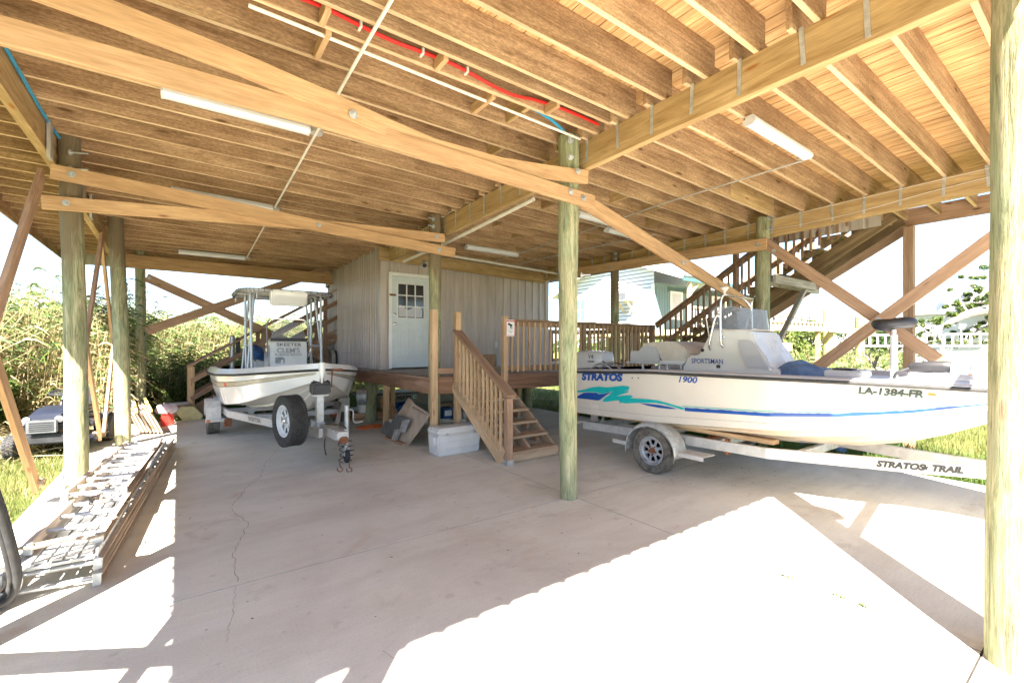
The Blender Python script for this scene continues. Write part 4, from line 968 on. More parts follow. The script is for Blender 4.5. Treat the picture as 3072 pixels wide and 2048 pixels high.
tm = thing('trolling_motor', 'grey and black electric trolling motor with a thick cable lying on the bow', 'motor', (4.1, -.1, 1.28))
MB().lathe([(.03,-.16),(.05,-.13),(.058,-.02),(.058,.10),(.045,.15),(.035,.16)], (3.98, -.05, 1.405), axm((1,0,.05)), 20).obj('control_head', M['black'], tm, smooth=True)
MB().lathe([(.05,0),(.062,.02),(.062,.10),(.045,.12)], (4.13, -.05, 1.40), axm((1,0,0)), 18).obj('swivel', M['white'], tm, smooth=True)
MB().cyl((4.25,-.05,1.40),(5.1,-.02,1.37), .014, n=10).obj('shaft', M['alu'], tm, smooth=True)
MB().cyl((4.9,-.02,1.33),(5.25,-.02,1.33), .05, .03, n=16).obj('motor_pod', M['black'], tm, smooth=True)
MB().b2((3.95,-.11,1.29),(5.0,.02,1.312)).b2((4.0,-.08,1.312),(4.12,-.02,1.36)).obj('mount', M['galv'], tm, bev=.006)
MB().tube(smoothpath([(3.71,-.08,1.285),(3.74,-.10,1.34),(3.80,-.08,1.375),(3.86,-.06,1.40)],5), [.016]*16, 8).obj('cable', M['black'], tm, smooth=True)
# outboard
ob = thing('outboard_motor', 'white outboard motor cowl on the stern of the right-hand boat, behind the centre pile', 'outboard motor', (-.4, 0, .9))
def cowl(u, v):
    a = u*2*math.pi; z = 1.20 + .34*v; k = (1-.25*v**3)*(1 if v < .9 else max(0, (1-v)/.1)**.5)
    return Vector((-.55 + .40*k*(abs(math.cos(a))**.6)*math.copysign(1, math.cos(a)) + .08*v, .24*k*(abs(math.sin(a))**.6)*math.copysign(1, math.sin(a)), z))
cw = MB().grid(cowl, 41, 21).obj('cowl', M['gel2'], ob, smooth=True, ang=1.2)
V, F = text_mesh('V4', .11); mesh_obj('lettering', [(-.33+v[0], -.245, 1.43+v[1]) for v in V], F, M['blackdecal'], cw)
MB().b2((-.40,-.246,1.335),(-.25,-.240,1.365)).obj('badge', M['greydecal'], cw)
MB().b2((-.75,-.17,1.12),(-.22,.17,1.22)).obj('lower_cowl', M['black'], ob, bev=.03)
MB().b2((-.62,-.07,.55),(-.38,.07,1.14)).obj('midsection', M['gel2'], ob, bev=.03)
MB().b2((-.24,-.12,.95),(.02,.12,1.2)).obj('transom_bracket', M['black'], ob, bev=.015)
MB().cyl((-.85,0,.50),(-.30,0,.50), .06, .045, n=16).b2((-.55,-.012,.30),(-.40,.012,.5)).obj('gearcase', M['gel2'], ob, smooth=True)
pm = MB()
for k in range(3):
    a = 2.09*k; pm.grid(lambda u, v: Vector((-.88+.06*(v-.5)*(1), (.03+.14*u)*math.cos(a+.9*(v-.5)), .50+(.03+.14*u)*math.sin(a+.9*(v-.5)))), 5, 6)
pm.cyl((-.93,0,.5),(-.84,0,.5), .035, n=12).obj('propeller', M['rust'], ob, smooth=True)
for P in ([(-.2,-.1,1.28),(-.05,-.2,1.30),(.12,-.5,1.27),(.2,-.7,1.29)], [(-.2,-.05,1.33),(.0,-.3,1.36),(.25,-.4,1.29),(.3,-.2,1.27)], [(-.2,0,1.3),(.05,-.15,1.34),(.2,-.05,1.31),(.4,-.3,1.28)]):
    MB().tube(smoothpath(P, 6), .010, 6).obj('control_cable', M['black'], ob, smooth=True)
for y in (-.75, -.55): MB().tube(smoothpath([(.15,y,1.24),(.28,y,1.33),(.45,y,1.34),(.62,y,1.24)],5), .014, 8).obj('stern_handle', M['alu'], bt, smooth=True)
# trailer
tr2 = thing('boat_trailer', 'dusty galvanised trailer with a rusty-hubbed wheel carrying the right-hand boat', 'trailer', (1.5, 0, 0))
for sg in (-1, 1):
    P = [(.0,sg*.74,.37),(1.6,sg*.73,.42),(2.76,sg*.70,.435),(3.8,sg*.33,.465),(4.35,sg*.13,.49),(5.3,sg*.05,.50)]
    board_poly('frame_rail', P, .05, .115, M['galv_white'], tr2)
    board('bunk_board', (.05, sg*.60, .565), (2.8, sg*.56, .545), .15, .05, M['post'], tr2)
    for x in (.3, 2.3): board('bunk_bracket', (x, sg*.66, .40), (x, sg*.60, .55), .06, .01, M['galv'], tr2, up=(1,0,0))
    fm = MB(); n = 20; V = []; F = []
    for i in range(n+1):
        a = math.pi*(-.06 + 1.12*i/n); r_ = .365; zc_ = .30
        x = 1.53 - r_*math.cos(a)*1.02; z = zc_ + .335*math.sin(a)
        for y, dz in ((.885, 0), (.90, .012), (1.09, .012), (1.13, -.01), (1.135, -.045)): V.append((x, sg*y, z+dz))
        if i:
            for q in range(4): F.append(((i-1)*5+q, (i-1)*5+q+1, i*5+q+1, i*5+q))
    fo = mesh_obj('fender', V, F, M['galv'], tr2, smooth=True); sm_ = fo.modifiers.new('thickness', 'SOLIDIFY'); sm_.thickness = .004
    for x0, x1 in ((1.93, 2.28), (.92, 1.17)): MB().b2((x0, sg*.90, .345), (x1, sg*1.13, .352)).b2((x0+.02, sg*1.126, .30), (x1-.01, sg*1.13, .347)).obj('fender_step', M['galv_white'], tr2, bev=.002)
    wheel(tr2, (1.53, sg*1.0, .285), (0, sg, 0), .288, .19, M['rimgrey'], M['tyre_old'], M['rust'])
    MB().cyl((-.02, sg*.98, .42), (-.02, sg*.62, .42), .02, n=8).b2((-.05, sg*1.02, .30), (-.0, sg*.90, .50)).obj('tail_light_bracket', M['galv_white'], tr2)
for x in (.15, 1.2, 2.1, 3.0): 
    yy = .72 if x < 2.5 else .6; board('cross_member', (x, -yy, .37+.02*x), (x, yy, .37+.02*x), .06, .09, M['galv'], tr2)
MB().cyl((1.53,-.9,.285),(1.53,.9,.285), .03, n=10).obj('axle', M['rust'], tr2, smooth=True)
for y in (-.68, -.72): MB().b2((2.30, y-.01, .34), (2.34, y+.01, .52)).obj('u_bolt', M['rust'], tr2)
MB().b2((.98,-.775,.37),(1.06,-.76,.47)).obj('bracket', M['rust'], tr2)
q0 = Vector((4.12, -.335+.17, .478))
# lettering along the near rail
V, F = text_mesh('STRATOS', .098, shear=.25, offset=.006, sx=1.05); V2, F2 = text_mesh('TRAIL', .098, shear=.25, offset=.006, sx=1.05)
def railpt(x, dz):
    P = [(2.76,.70,.435),(3.8,.33,.465),(4.35,.13,.49),(5.3,.05,.50)]; y = itp([(a, b_) for a, b_, c in P], x); z = itp([(a, c) for a, b_, c in P], x)
    return Vector((x, -(y+.032), z+dz))
mesh_obj('lettering', [railpt(3.82 + .75*v[0], v[1]*.8) for v in V], F, M['blackdecal'], tr2)
mesh_obj('lettering', [railpt(4.13 + .75*v[0], v[1]*.8) for v in V2], F2, M['blackdecal'], tr2)
sp = []
for k in range(10): a = math.pi/2 + k*math.pi/5; r_ = .036 if k % 2 == 0 else .015; sp.append((3.995 + .75*r_*math.cos(a), r_*math.sin(a)))
mesh_obj('star_emblem', [railpt(a, b_) for a, b_ in sp] + [railpt(3.995, 0)], [(k, (k+1) % 10, 10) for k in range(10)], M['blackdecal'], tr2)
board('winch_post', (4.5, 0, .5), (4.75, 0, 1.0), .07, .05, M['galv'], tr2)
MB().cyl((5.3,0,.5),(5.55,0,.5), .04, n=12).b2((5.1,-.06,.46),(5.32,.06,.56)).obj('coupler', M['galv'], tr2, smooth=True)
MB().cyl((5.05,.12,.02),(5.05,.12,.75), .028, n=12).cyl((5.05,.12,0),(5.05,.12,.02), .07, n=16).obj('jack', M['galv'], tr2, smooth=True)
# ---------------------------------------------------------- boat with the canopy
B = Matrix.Translation((1.62, 12.7, 0)) @ Matrix.Rotation(R(-90), 4, 'Z'); setfr(B)
ba = thing('motor_boat', 'white centre-console boat with a laced T-top canopy and gold pinstripe, pointing at the camera', 'boat')
H1 = Hull([(0,1.10),(2,1.16),(3.6,1.15),(4.4,.98),(5.0,.72),(5.45,.44),(5.75,.20),(5.92,.03)],
          [(0,1.06),(3.6,1.14),(4.6,1.18),(5.4,1.24),(5.92,1.285)],
          [(0,.58),(3.0,.60),(3.7,.63),(4.4,.72),(5.0,.86),(5.5,1.0),(5.92,1.12)],
          [(0,.45),(3.5,.46),(4.6,.52),(5.1,.64),(5.45,.80),(5.75,1.0),(5.92,1.11)],
          [(0,.12),(3.6,.14),(4.6,.17),(5.4,.13),(5.92,.0)], 5.92)
H1.cap = .085
H1.build(ba, M['gel_white'], M['gel_white_bottom'], M['gel_white'], M['rubber'], [(0,.10),(.5,.10),(.6,.42),(3.7,.42),(3.8,.0),(5.92,-.01)])
for sg in (-1, 1):
    stripe(H1, 1.0, 5.88, .60, .72, M['gold'], ba, sg); stripe(H1, 1.0, 5.88, .725, .745, M['blackdecal'], ba, sg); stripe(H1, 1.0, 5.86, .575, .595, M['blackdecal'], ba, sg)
H1.decal('sticker', [(3.9,.60),(4.0,.60),(4.0,.72),(3.9,.72)], M['red'], ba, eps=.006)
FX = 3.5
con = [(FX-.75,.75),(FX-.75,1.45),(FX-.45,1.70),(FX-.1,1.76),(FX,1.70),(FX+.09,.75)]
ca = prism_xz(con, -.31, .31).obj('console', M['gel2'], ba, bev=.02, smooth=True)
def fx_(z): return FX + .09*(1.70-z)/.95 + .004
MB().prism([(FX-.02,1.70),(FX+.012,1.70),(FX+.008,1.755),(FX-.05,1.765)], lambda a, b: Vector((a,-.30,b)), lambda a, b: Vector((a,.30,b))).obj('windshield_base', M['black'], ca)
V = []; F = []
for i in range(11):
    t_ = i/10; y = -.29 + .58*t_; bow = .05*math.sin(math.pi*t_); V += [Vector((FX-.02+bow*.3, y, 1.75)), Vector((FX-.16+bow, y*.88, 2.07 - .03*abs(2*t_-1)**4))]
    if i: F.append((2*i-2, 2*i, 2*i+1, 2*i-1))
mesh_obj('windshield', V, F, M['acrylic'], ca, smooth=True)
MB().tube(smoothpath([(FX-.02,-.34,1.42),(FX-.0,-.37,1.55),(FX-.04,-.35,1.68),(FX-.1,-.345,1.95),(FX-.13,-.31,2.08),(FX-.14,-.22,2.115),(FX-.14,.22,2.115),(FX-.13,.31,2.08),(FX-.1,.345,1.95),(FX-.04,.35,1.68),(FX-.0,.37,1.55),(FX-.02,.34,1.42)],5), .012, 8).obj('grab_rail', M['chrome'], ca, smooth=True)
def context(body, y, z, s_, mat, **k):
    V, F = text_mesh(body, s_, **k); mesh_obj('lettering', [(fx_(z+v[1])+.0, y+v[0], z+v[1]) for v in V], F, mat, ca)
context('SKEETER', .0, 1.638, .078, M['blackdecal'], sx=1.4, offset=.001)
context("CLEM'S", -.01, 1.53, .125, M['greydecal'], offset=.003, sx=1.0); context('PLUMBING SERVICES', -.01, 1.455, .056, M['greydecal'], offset=.001, sx=.88)
mesh_obj('badge', [(fx_(1.6)+.001+.0, .16+.04*math.cos(a), 1.612+.009*math.sin(a)) for a in [k*math.pi/8 for k in range(16)]], [tuple(range(16))], M['gold'], ca)
lg = MB(); P = [(-.23,1.30),(-.23,1.41),(-.13,1.415),(-.09,1.40),(-.075,1.37),(-.075,1.30),(-.10,1.30),(-.10,1.36),(-.12,1.375),(-.14,1.36),(-.14,1.30)]
mesh_obj('faded_emblem', [(fx_(z)+.001, y, z) for y, z in P], [tuple(range(len(P)))], M['greydecal'], ca)
# T-top
tt = thing('canopy_frame', None, None, M=Matrix.Translation((2.7, 0, 1.1))); W0 = W[tt.name]; tt.parent = ba; tt.matrix_basis = W[ba.name].inverted() @ W0
for sg in (-1, 1):
    for (x0, x1, yo) in ((3.42, 3.30, .0), (2.55, 2.5, .0)):
        MB().cyl((x0, sg*(.585), .95), (x1, sg*.60, 2.60), .024, n=12).obj('canopy_leg', M['alu'], tt, smooth=True)
        MB().cyl((x0-.10, sg*(.66), .95), (x1-.12, sg*.52, 2.60), .022, n=12).obj('canopy_leg', M['alu'], tt, smooth=True)
    MB().cyl((3.35, sg*.59, 1.62), (2.52, sg*.59, 1.62), .016, n=8).obj('canopy_brace', M['alu'], tt, smooth=True); MB().cyl((3.33, sg*.595, 2.1), (2.52, sg*.595, 2.1), .014, n=8).obj('canopy_brace', M['alu'], tt, smooth=True)
def ring(s_, z): return [Vector((2.85 + s_*.85*math.copysign(abs(math.cos(a))**.45, math.cos(a)), s_*.80*math.copysign(abs(math.sin(a))**.45, math.sin(a)), z + .05*(1-(abs(math.sin(a)))**2)*0)) for a in [i*2*math.pi/48 for i in range(49)]]
MB().tube(ring(1.0, 2.60), .028, 8, False).obj('canopy_rim', M['alu'], tt, smooth=True)
cp = MB(); rs_ = [ring(k, 2.61 + .05*(1-k**3)) for k in (.98, .8, .6, .4, .2, .02)]
V = [v for r_ in rs_ for v in r_]; F = [(i*49+j, i*49+j+1, (i+1)*49+j+1, (i+1)*49+j) for i in range(5) for j in range(48)]
cp.add(V, F); co_ = cp.obj('canopy_cloth', M['gel_white'], tt, smooth=True); sm_ = co_.modifiers.new('thickness', 'SOLIDIFY'); sm_.thickness = .006
lc = MB(); rr_ = ring(1.0, 2.60)
for i in range(0, 48):
    for k in (0,):
        q = rr_[i]; d = (rr_[i+1]-rr_[i]); m_ = frame(q, rr_[i+1]).to_3x3()
        lc.tube([q + m_ @ Vector((.02*t_/6, .034*math.cos(t_*1.05), .034*math.sin(t_*1.05))) for t_ in range(7)], .004, 5, False)
lc.obj('lacing', M['black'], tt)
for x in (2.3, 2.85, 3.4): MB().cyl((x,-.76,2.585),(x,.76,2.585), .014, n=8).obj('canopy_brace', M['alu'], tt, smooth=True)
bxs = MB().prism([(3.50,2.61),(3.76,2.61),(3.74,2.42),(3.68,2.34),(3.54,2.34),(3.50,2.42)], lambda a, b: Vector((a,-.33,b)), lambda a, b: Vector((a,.27,b))).obj('storage_box', M['gel_white'], tt, bev=.03, smooth=True)
for y in (-.72,-.42,.38,.62): MB().cyl((2.1,y,2.50),(2.15,y,2.60), .022, n=10).obj('rod_holder', M['alu'], tt, smooth=True)
for y in (-.5,-.15,.15): MB().cyl((3.35,y,2.47),(3.35,y,2.585), .017, n=8).obj('rod_holder', M['alu'], tt, smooth=True)
pp = MB().cyl((.05,-.62,1.05),(.05,-.62,1.85), .055, n=16).obj('pole_anchor_housing', M['alu'], ba, smooth=True)
MB().cyl((.05,-.62,1.85),(.05,-.62,1.87), .06, n=16).b2((.02,-.55,1.45),(.14,-.46,1.82)).obj('pole_anchor_motor', M['black'], ba, bev=.02)
MB().b2((2.0,-.45,1.05),(2.5,.45,1.35)).obj('seat', M['gel2'], ba, bev=.04, smooth=True)
t = thing('cloth_bundle', 'bright blue cloth heaped behind the console of the canopy boat', 'cloth', (2.4, -.42, 1.35))
MB().grid(lambda u, v: Vector((2.4+.2*math.cos(u*6.283)*math.sin(v*1.57), -.42+.2*math.sin(u*6.283)*math.sin(v*1.57), 1.35+.26*math.cos(v*1.57)+.03*math.sin(u*19+v*9))), 24, 10).obj('cloth', M['bluetarp'], t, smooth=True, ang=3)
oa = thing('outboard_motor', 'outboard motor at the stern of the canopy boat, hidden mostly by its console', 'outboard motor', (-.3, 0, .9))
MB().b2((-.62,-.22,1.02),(-.06,.22,1.5)).obj('cowl', M['black'], oa, bev=.08, smooth=True); MB().b2((-.5,-.08,.4),(-.25,.08,1.03)).obj('midsection', M['mowergrey'], oa, bev=.03)
# trailer under it
ta = thing('boat_trailer', 'white aluminium trailer with an upright spare wheel and crank winch under the canopy boat', 'trailer', (2.6, 0, 0))
for sg in (-1, 1):
    board_poly('frame_rail', [(.2,sg*.98,.42),(2.6,sg*.98,.43),(3.46,sg*.93,.44),(5.2,sg*.42,.44),(6.25,sg*.09,.44)], .05, .12, M['galv_white'], ta)
    board('bunk_board', (.2, sg*.55, .56), (3.9, sg*.50, .58), .10, .05, M['grey_wood'], ta)
    for x in (.8, 2.0, 3.0, 3.5): board('bunk_bracket', (x, sg*.62, .42), (x+.0, sg*.56, .55), .09, .02, M['galv_white'], ta, up=(1,0,0))
    fm = MB().prism([(2.20,.30),(2.20,.52),(2.29,.62),(2.9,.62),(3.0,.52),(3.0,.28),(2.96,.28),(2.95,.50),(2.88,.585),(2.31,.585),(2.24,.50),(2.24,.30)], lambda a, b: Vector((a, sg*1.02, b)), lambda a, b: Vector((a, sg*1.25, b))).obj('fender', M['galv_white'], ta, bev=.006)
    MB().b2((2.99, sg*.96, .26), (3.03, sg*1.26, .31)).obj('fender_step', M['galv_white'], ta)
    MB().b2((3.03, sg*1.19, .27), (3.05, sg*1.25, .30)).obj('marker_light', M['orange'], ta)
    MB().b2((2.96, sg*.86, .16), (3.05, sg*.98, .30)).obj('spring_shackle', M['rust'], ta)
    wheel(ta, (2.6, sg*1.13, .275), (0, sg, 0), .275, .20, M['rimwhite'], M['tyre_old'])
for x in (.4, 1.6, 3.0, 4.2): board('cross_member', (x, -.95 if x < 4 else -.7, .44), (x, .95 if x < 4 else .7, .44), .07, .08, M['galv_white'], ta)
MB().cyl((2.6,-1.05,.275),(2.6,1.05,.275), .03, n=10).obj('axle', M['galv'], ta, smooth=True)
board('tongue', (5.4, .02, .44), (6.55, .07, .44), .11, .125, M['galv_white'], ta)
V, F = text_mesh('SKEETER', .095, sx=1.25)
def ralp(x, dz): return Vector((x, -(itp([(3.46,.93),(5.2,.42),(6.25,.09)], x)+.033), .44+dz))
mesh_obj('lettering', [ralp(4.45+.93*v[0], v[1]) for v in V], F, M['blackdecal'], ta)
MB().b2((6.50,.0,.40),(6.72,.14,.51)).obj('coupler', M['galv_white'], ta, bev=.015); MB().b2((6.6,.02,.37),(6.78,.12,.45)).obj('coupler_socket', M['rust'], ta, bev=.015)
MB().b2((5.75,-.05,.50),(5.83,.05,.93)).b2((5.72,-.06,.44),(5.86,.06,.52)).obj('winch_post', M['galv'], ta, bev=.004)
MB().b2((5.70,-.11,.90),(5.90,.10,.925)).obj('winch_plate', M['galv_white'], ta)
MB().prism([(5.68,.925),(5.68,1.08),(5.72,1.12),(5.86,1.13),(5.93,1.08),(5.94,.925)], lambda a, b: Vector((a,-.12,b)), lambda a, b: Vector((a,.12,b))).obj('winch', M['black'], ta, bev=.02, smooth=True)
MB().tube([(5.82,.10,1.02),(5.82,.155,1.02),(5.84,.16,1.26)], .009, 8).tube([(5.84,.15,1.26),(5.86,.30,1.27)], .016, 10).obj('winch_crank', M['rust'], ta, smooth=True)
MB().tube([(5.62,-.02,1.13),(5.70,-.02,1.1)], .03, 8).obj('winch_strap', M['yellow'], ta)
# jack
jx, jy = 6.27, .24
MB().cyl((jx,jy,.18),(jx,jy,.78), .032, n=16).cyl((jx,jy,.78),(jx,jy,.79), .038, n=16).obj('jack', M['galv'], ta, smooth=True)
MB().tube(smoothpath([(jx,jy,.72),(jx,jy+.06,.73),(jx,jy+.09,.70),(jx,jy+.09,.58),(jx,jy+.13,.54),(jx,jy+.22,.55)],4), .008, 8).obj('jack_crank', M['galv'], ta, smooth=True)
MB().b2((jx-.035,jy-.04,.10),(jx+.035,jy-.03,.20)).b2((jx-.035,jy+.03,.10),(jx+.035,jy+.04,.20)).b2((jx-.035,jy-.04,.19),(jx+.035,jy+.04,.205)).obj('jack_fork', M['galv'], ta)
MB().lathe([(.03,-.025),(.085,-.025),(.095,-.015),(.095,.015),(.085,.025),(.03,.025)], (jx,jy,.095), axm((0,1,0)), 24).obj('jack_wheel', M['tyre'], ta, smooth=True)
MB().b2((jx-.06,.12,.42),(jx+.04,jy,.47)).obj('jack_bracket', M['galv'], ta)
# coiled brake cable and safety chains
def coil(p, L, r, n_, mat, name='safety_cable'):
    P = []
    for i in range(n_*10+1): a = i*2*math.pi/10; t_ = i/(n_*10); P.append((p[0]+.35*r*math.sin(a)+.02*t_, p[1]+r*math.cos(a)*(1-.2*t_)+.03*math.sin(3*t_), p[2]-L*t_+.3*r*math.sin(a)))
    MB().tube(P, .006, 6).obj(name, mat, ta, smooth=True)
coil((6.70,.03,.39), .27, .035, 4, M['black']); coil((6.70,.13,.38), .24, .05, 4, M['black'])
for (x, y, z) in ((6.74,.02,.13), (6.76,.13,.11)):
    MB().tube([(x,y,z),(x,y,z-.05)], .008, 6).tube(smoothpath([(x,y,z-.05),(x+.01,y+.025,z-.07),(x+.01,y+.03,z-.10),(x,y,z-.115),(x,y-.03,z-.09),(x,y-.03,z-.06)],4), .007, 6).obj('chain_hook', M['rust'], ta, smooth=True)
MB().tube(smoothpath([(6.25,-.04,.37),(6.26,-.05,.28),(6.27,-.04,.18),(6.28,-.03,.14)],4), .009, 6).obj('wire', M['black'], ta, smooth=True)
MB().tube(smoothpath([(6.1,.0,.53),(6.3,.05,.55),(6.5,.12,.56),(6.62,.13,.53)],4), .01, 6).obj('wire', M['black'], ta, smooth=True)
setfr(Matrix.Identity(4))
sw = thing('spare_mount', None, None, M=Matrix.Translation((1.2,6.6,.6))); W0 = W[sw.name]; sw.parent = ta; sw.matrix_basis = W[ta.name].inverted() @ W0
wheel_t = wheel(ta, (1.17, 6.57, .63), (-.97, -.22, 0), .335, .21, M['rimwhite'], M['tyre']); wheel_t['label'] = 'newer black spare wheel held upright'
board('spare_bracket', (1.20, 6.6, .44), (1.26, 6.58, .63), .06, .03, M['galv'], sw, up=(0,1,0))
# ============================================================ CLUTTER
def ladder(name, label, P0, P1, w, h, mat_r, mat_s, sp=.305, rr=.017, group=None, off=.15):
    P0 = Vector(P0); P1 = Vector(P1); t = thing(name, label, 'ladder', P0, group=group); d = (P1-P0); L = d.length; d /= L
    s_ = Vector((d.y, -d.x, 0)).normalized()
    for sg in (-1, 1):
        a = P0 + s_*sg*w/2; b_ = P1 + s_*sg*w/2*.94
        m = frame(a, b_); m.translation = (a+b_)/2; ll = (b_-a).length
        r_ = MB().box((0, 0, 0), (ll, .006, h)); r_.box((0, -sg*.016, h/2-.003), (ll, .026, .006)); r_.box((0, -sg*.016, -h/2+.003), (ll, .026, .006))
        mesh_obj('side_rail', r_.V, r_.F, mat_s, t, M=m)
        MB().box(a + d*.01, (.04, .045, h+.01), frame(a, b_).to_3x3()).obj('rail_foot', M['galv'], t, bev=.003)
    k = off
    while k < L:
        q = P0 + d*k; ww = w/2*(1-.06*k/L) - .003
        MB().cyl(q - s_*ww, q + s_*ww, rr, n=10).obj('rung', mat_r, t, smooth=True); k += sp
    return t
A0 = (-.70, 4.12); A1 = (-.31, 9.0)
ladder('extension_ladder', 'widest bottom ladder of the pile lying along the slab edge', (A0[0], A0[1], .045), (A1[0], A1[1], .045), .50, .075, M['alu'], M['ladderwood'], off=.04)
ladder('extension_ladder', 'second ladder from the ground in the pile, under the slatted walkboard', (A0[0]+.01, A0[1]+.08, .122), (A1[0], A1[1]-.05, .122), .47, .07, M['alu'], M['ladderwood'], off=.04)
t = thing('walkboard', 'long slatted aluminium walkboard lying between stacked ladders', 'walkboard', (-.66, 4.2, .2))
P0 = Vector((-.665, 4.22, .188)); P1 = Vector((-.375, 8.55, .185)); d = (P1-P0).normalized(); s_ = Vector((d.y, -d.x, 0))
for i in range(5): a = s_*(-.15 + .075*i); board('slat', P0+a, P1+a, .062, .02, M['alu'], t)
for k in range(9): q = P0.lerp(P1, (k+.02)/8.04); board('cross_bar', q - s_*.20 - Vector((0,0,.022)), q + s_*.20 - Vector((0,0,.022)), .05, .022, M['galv'], t)
for sg in (-1, 1): board('edge_rail', P0+s_*sg*.205, P1+s_*sg*.205, .014, .06, M['galv_white'], t)
ladder('extension_ladder', 'upper ladder nearest the camera with a rope knotted on its rungs', (-.645, 4.35, .245), (-.47, 6.55, .265), .36, .065, M['alu'], M['ladderwood'], off=.05)
ladder('extension_ladder', 'topmost ladder of the pile, further along the slab edge', (-.60, 5.35, .325), (-.40, 8.25, .26), .39, .06, M['alu'], M['ladderwood'], off=.05)
rp = thing('rope_coil', 'frayed pale rope tangled round the rungs of the upper ladders', 'rope', (-.5, 5, .38)); 
def tangle(c, r, n_, sz=.01, flat=.35):
    P = []
    for i in range(n_): a = i*1.9 + random.uniform(-.4, .4); k = random.uniform(.3, 1); P.append((c[0]+r*k*math.cos(a), c[1]+r*k*math.sin(a)*1.2, c[2]+r*flat*random.uniform(-.4, 1)))
    MB().tube(smoothpath(P, 5), sz, 6).obj('rope', M['rope'], rp, smooth=True)
tangle((-.56, 5.15, .31), .10, 16, .007); tangle((-.43, 4.6, .29), .05, 12, .005); tangle((-.38, 5.25, .24), .05, 12, .005); tangle((-.55, 5.5, .34), .07, 10, .006)
MB().tube(smoothpath([(-.86,4.35,.27),(-.75,4.30,.27),(-.62,4.36,.27),(-.5,4.30,.27),(-.44,4.36,.27),(-.55,4.40,.27),(-.7,4.38,.27),(-.84,4.42,.25)],5), .012, 6).obj('rope', M['rope'], rp, smooth=True)
hs = thing('cable_bundle', 'thick black cables looping down to the slab at the left edge', 'cable', (-.95, 3.95, 0))
for k, (dx, dy) in enumerate(((0,0),(.02,.05),(-.015,.1),(.03,-.03))):
    MB().tube(smoothpath([(-.97+dx,3.62+dy*.4,1.35),(-.93+dx,3.80+dy,1.0),(-.88+dx,3.93+dy,.65),(-.845+dx,4.02+dy,.34),(-.84+dx,4.08+dy,.15),(-.88+dx,4.10+dy,.05),(-.95+dx,4.05+dy,.035),(-1.03+dx,3.95+dy,.05),(-1.10,3.8+dy,.3+.1*k)],6), .019, 10).obj('cable', M['rubber'], hs, smooth=True)
MB().lathe([(.10,-.03),(.13,-.03),(.13,.03),(.10,.03),(.10,-.03)], (-.93,4.12,.12), axm((.6,-.8,0)), 24, False).obj('hoop', M['galv'], hs, smooth=True)
# mower
mw = thing('riding_mower', 'dark blue riding lawn mower with a silver grille on the grass at left', 'mower', (-1.5, 9.9, 0), R(-8))
setfr(W[mw.name])
def mwo(m, n_, mat, **k): return m.obj(n_, mat, mw, **k)
mwo(MB().prism([(-.66,.34),(-.70,.50),(-.62,.60),(-.30,.68),(.02,.70),(.06,.40),(.06,.34)], lambda a, b: Vector((-.22, a, b)), lambda a, b: Vector((.22, a, b))), 'hood', M['mower'], bev=.05, smooth=True)
gr = MB().b2((-.17,-.715,.36),(.17,-.69,.56)); o = mwo(gr, 'grille', M['mowergrey'], bev=.02)
for i in range(5): MB().b2((-.13,-.722,.40+.028*i),(.13,-.712,.412+.028*i)).obj('grille_slot', M['black'], o)
for sg in (-1, 1): mwo(MB().lathe([(.05,0),(.05,.02),(.0,.03)], (sg*.17,-.655,.55), axm((sg*.3,-1,.3)), 16), 'headlight', M['mowergrey'])
mwo(MB().b2((-.26,-.66,.20),(.26,-.45,.34)), 'bumper', M['black'], bev=.02); mwo(MB().b2((-.50,-.35,.14),(.50,.35,.24)), 'cutting_deck', M['mower'], bev=.04)
mwo(MB().prism([(-.45,.10),(-.85,.04),(-.85,.07),(-.45,.20)], lambda a, b: Vector((a,-.3,b)), lambda a, b: Vector((a,.2,b))), 'discharge_chute', M['mowergrey'])
mwo(MB().b2((-.40,.0,.34),(.40,.75,.42)), 'foot_deck', M['black'], bev=.02); mwo(MB().b2((-.25,.35,.42),(.25,.8,.55)), 'fender', M['mower'], bev=.05, smooth=True)
mwo(MB().b2((-.22,.38,.55),(.22,.78,.64)).b2((-.21,.72,.6),(.21,.82,.92)), 'seat', M['black'], bev=.04, smooth=True)
mwo(MB().cyl((0,-.02,.66),(0,.10,.86), .02, n=10).tube([(.17*math.cos(a), .10+.15*math.sin(a), .88+.03*math.sin(a)) for a in [i*math.pi/10 for i in range(21)]], .016, 8, False).b2((-.15,.09,.865),(.15,.12,.885)), 'steering_wheel', M['black'], smooth=True)
for sg in (-1, 1):
    for (y, r_, w_, rim_) in ((-.52, .17, .15, .06), (.55, .24, .22, .1)):
        x = sg*(.36 if y < 0 else .40)
        prof = [(rim_,-w_/2*.8),(r_*.8,-w_/2),(r_*.96,-w_/2*.8),(r_,-w_/2*.3),(r_,w_/2*.3),(r_*.96,w_/2*.8),(r_*.8,w_/2),(rim_,w_/2*.8)]
        tyo = mwo(MB().lathe(prof, (x, y, r_), axm((sg,0,0)), 28), 'tyre', M['tyre'], smooth=True)
        tb = MB()
        for k in range(26):
            a = 2*math.pi*k/26
            for s2 in (-1, 0, 1): tb.box((x + s2*w_*.26, y + (r_-.001)*math.cos(a+.1*s2), r_+(r_-.001)*math.sin(a+.1*s2)), (w_*.2, .016, .02), Matrix.Rotation(a+.1*s2, 3, 'X'))
        tb.obj('tread_lugs', M['tyre'], tyo)
        MB().lathe([(rim_+.005,w_*.38),(rim_*.6,w_*.2),(0.001,w_*.25)], (x, y, r_), axm((sg,0,0)), 20).obj('rim', M['white'], tyo)
setfr(Matrix.Identity(4))
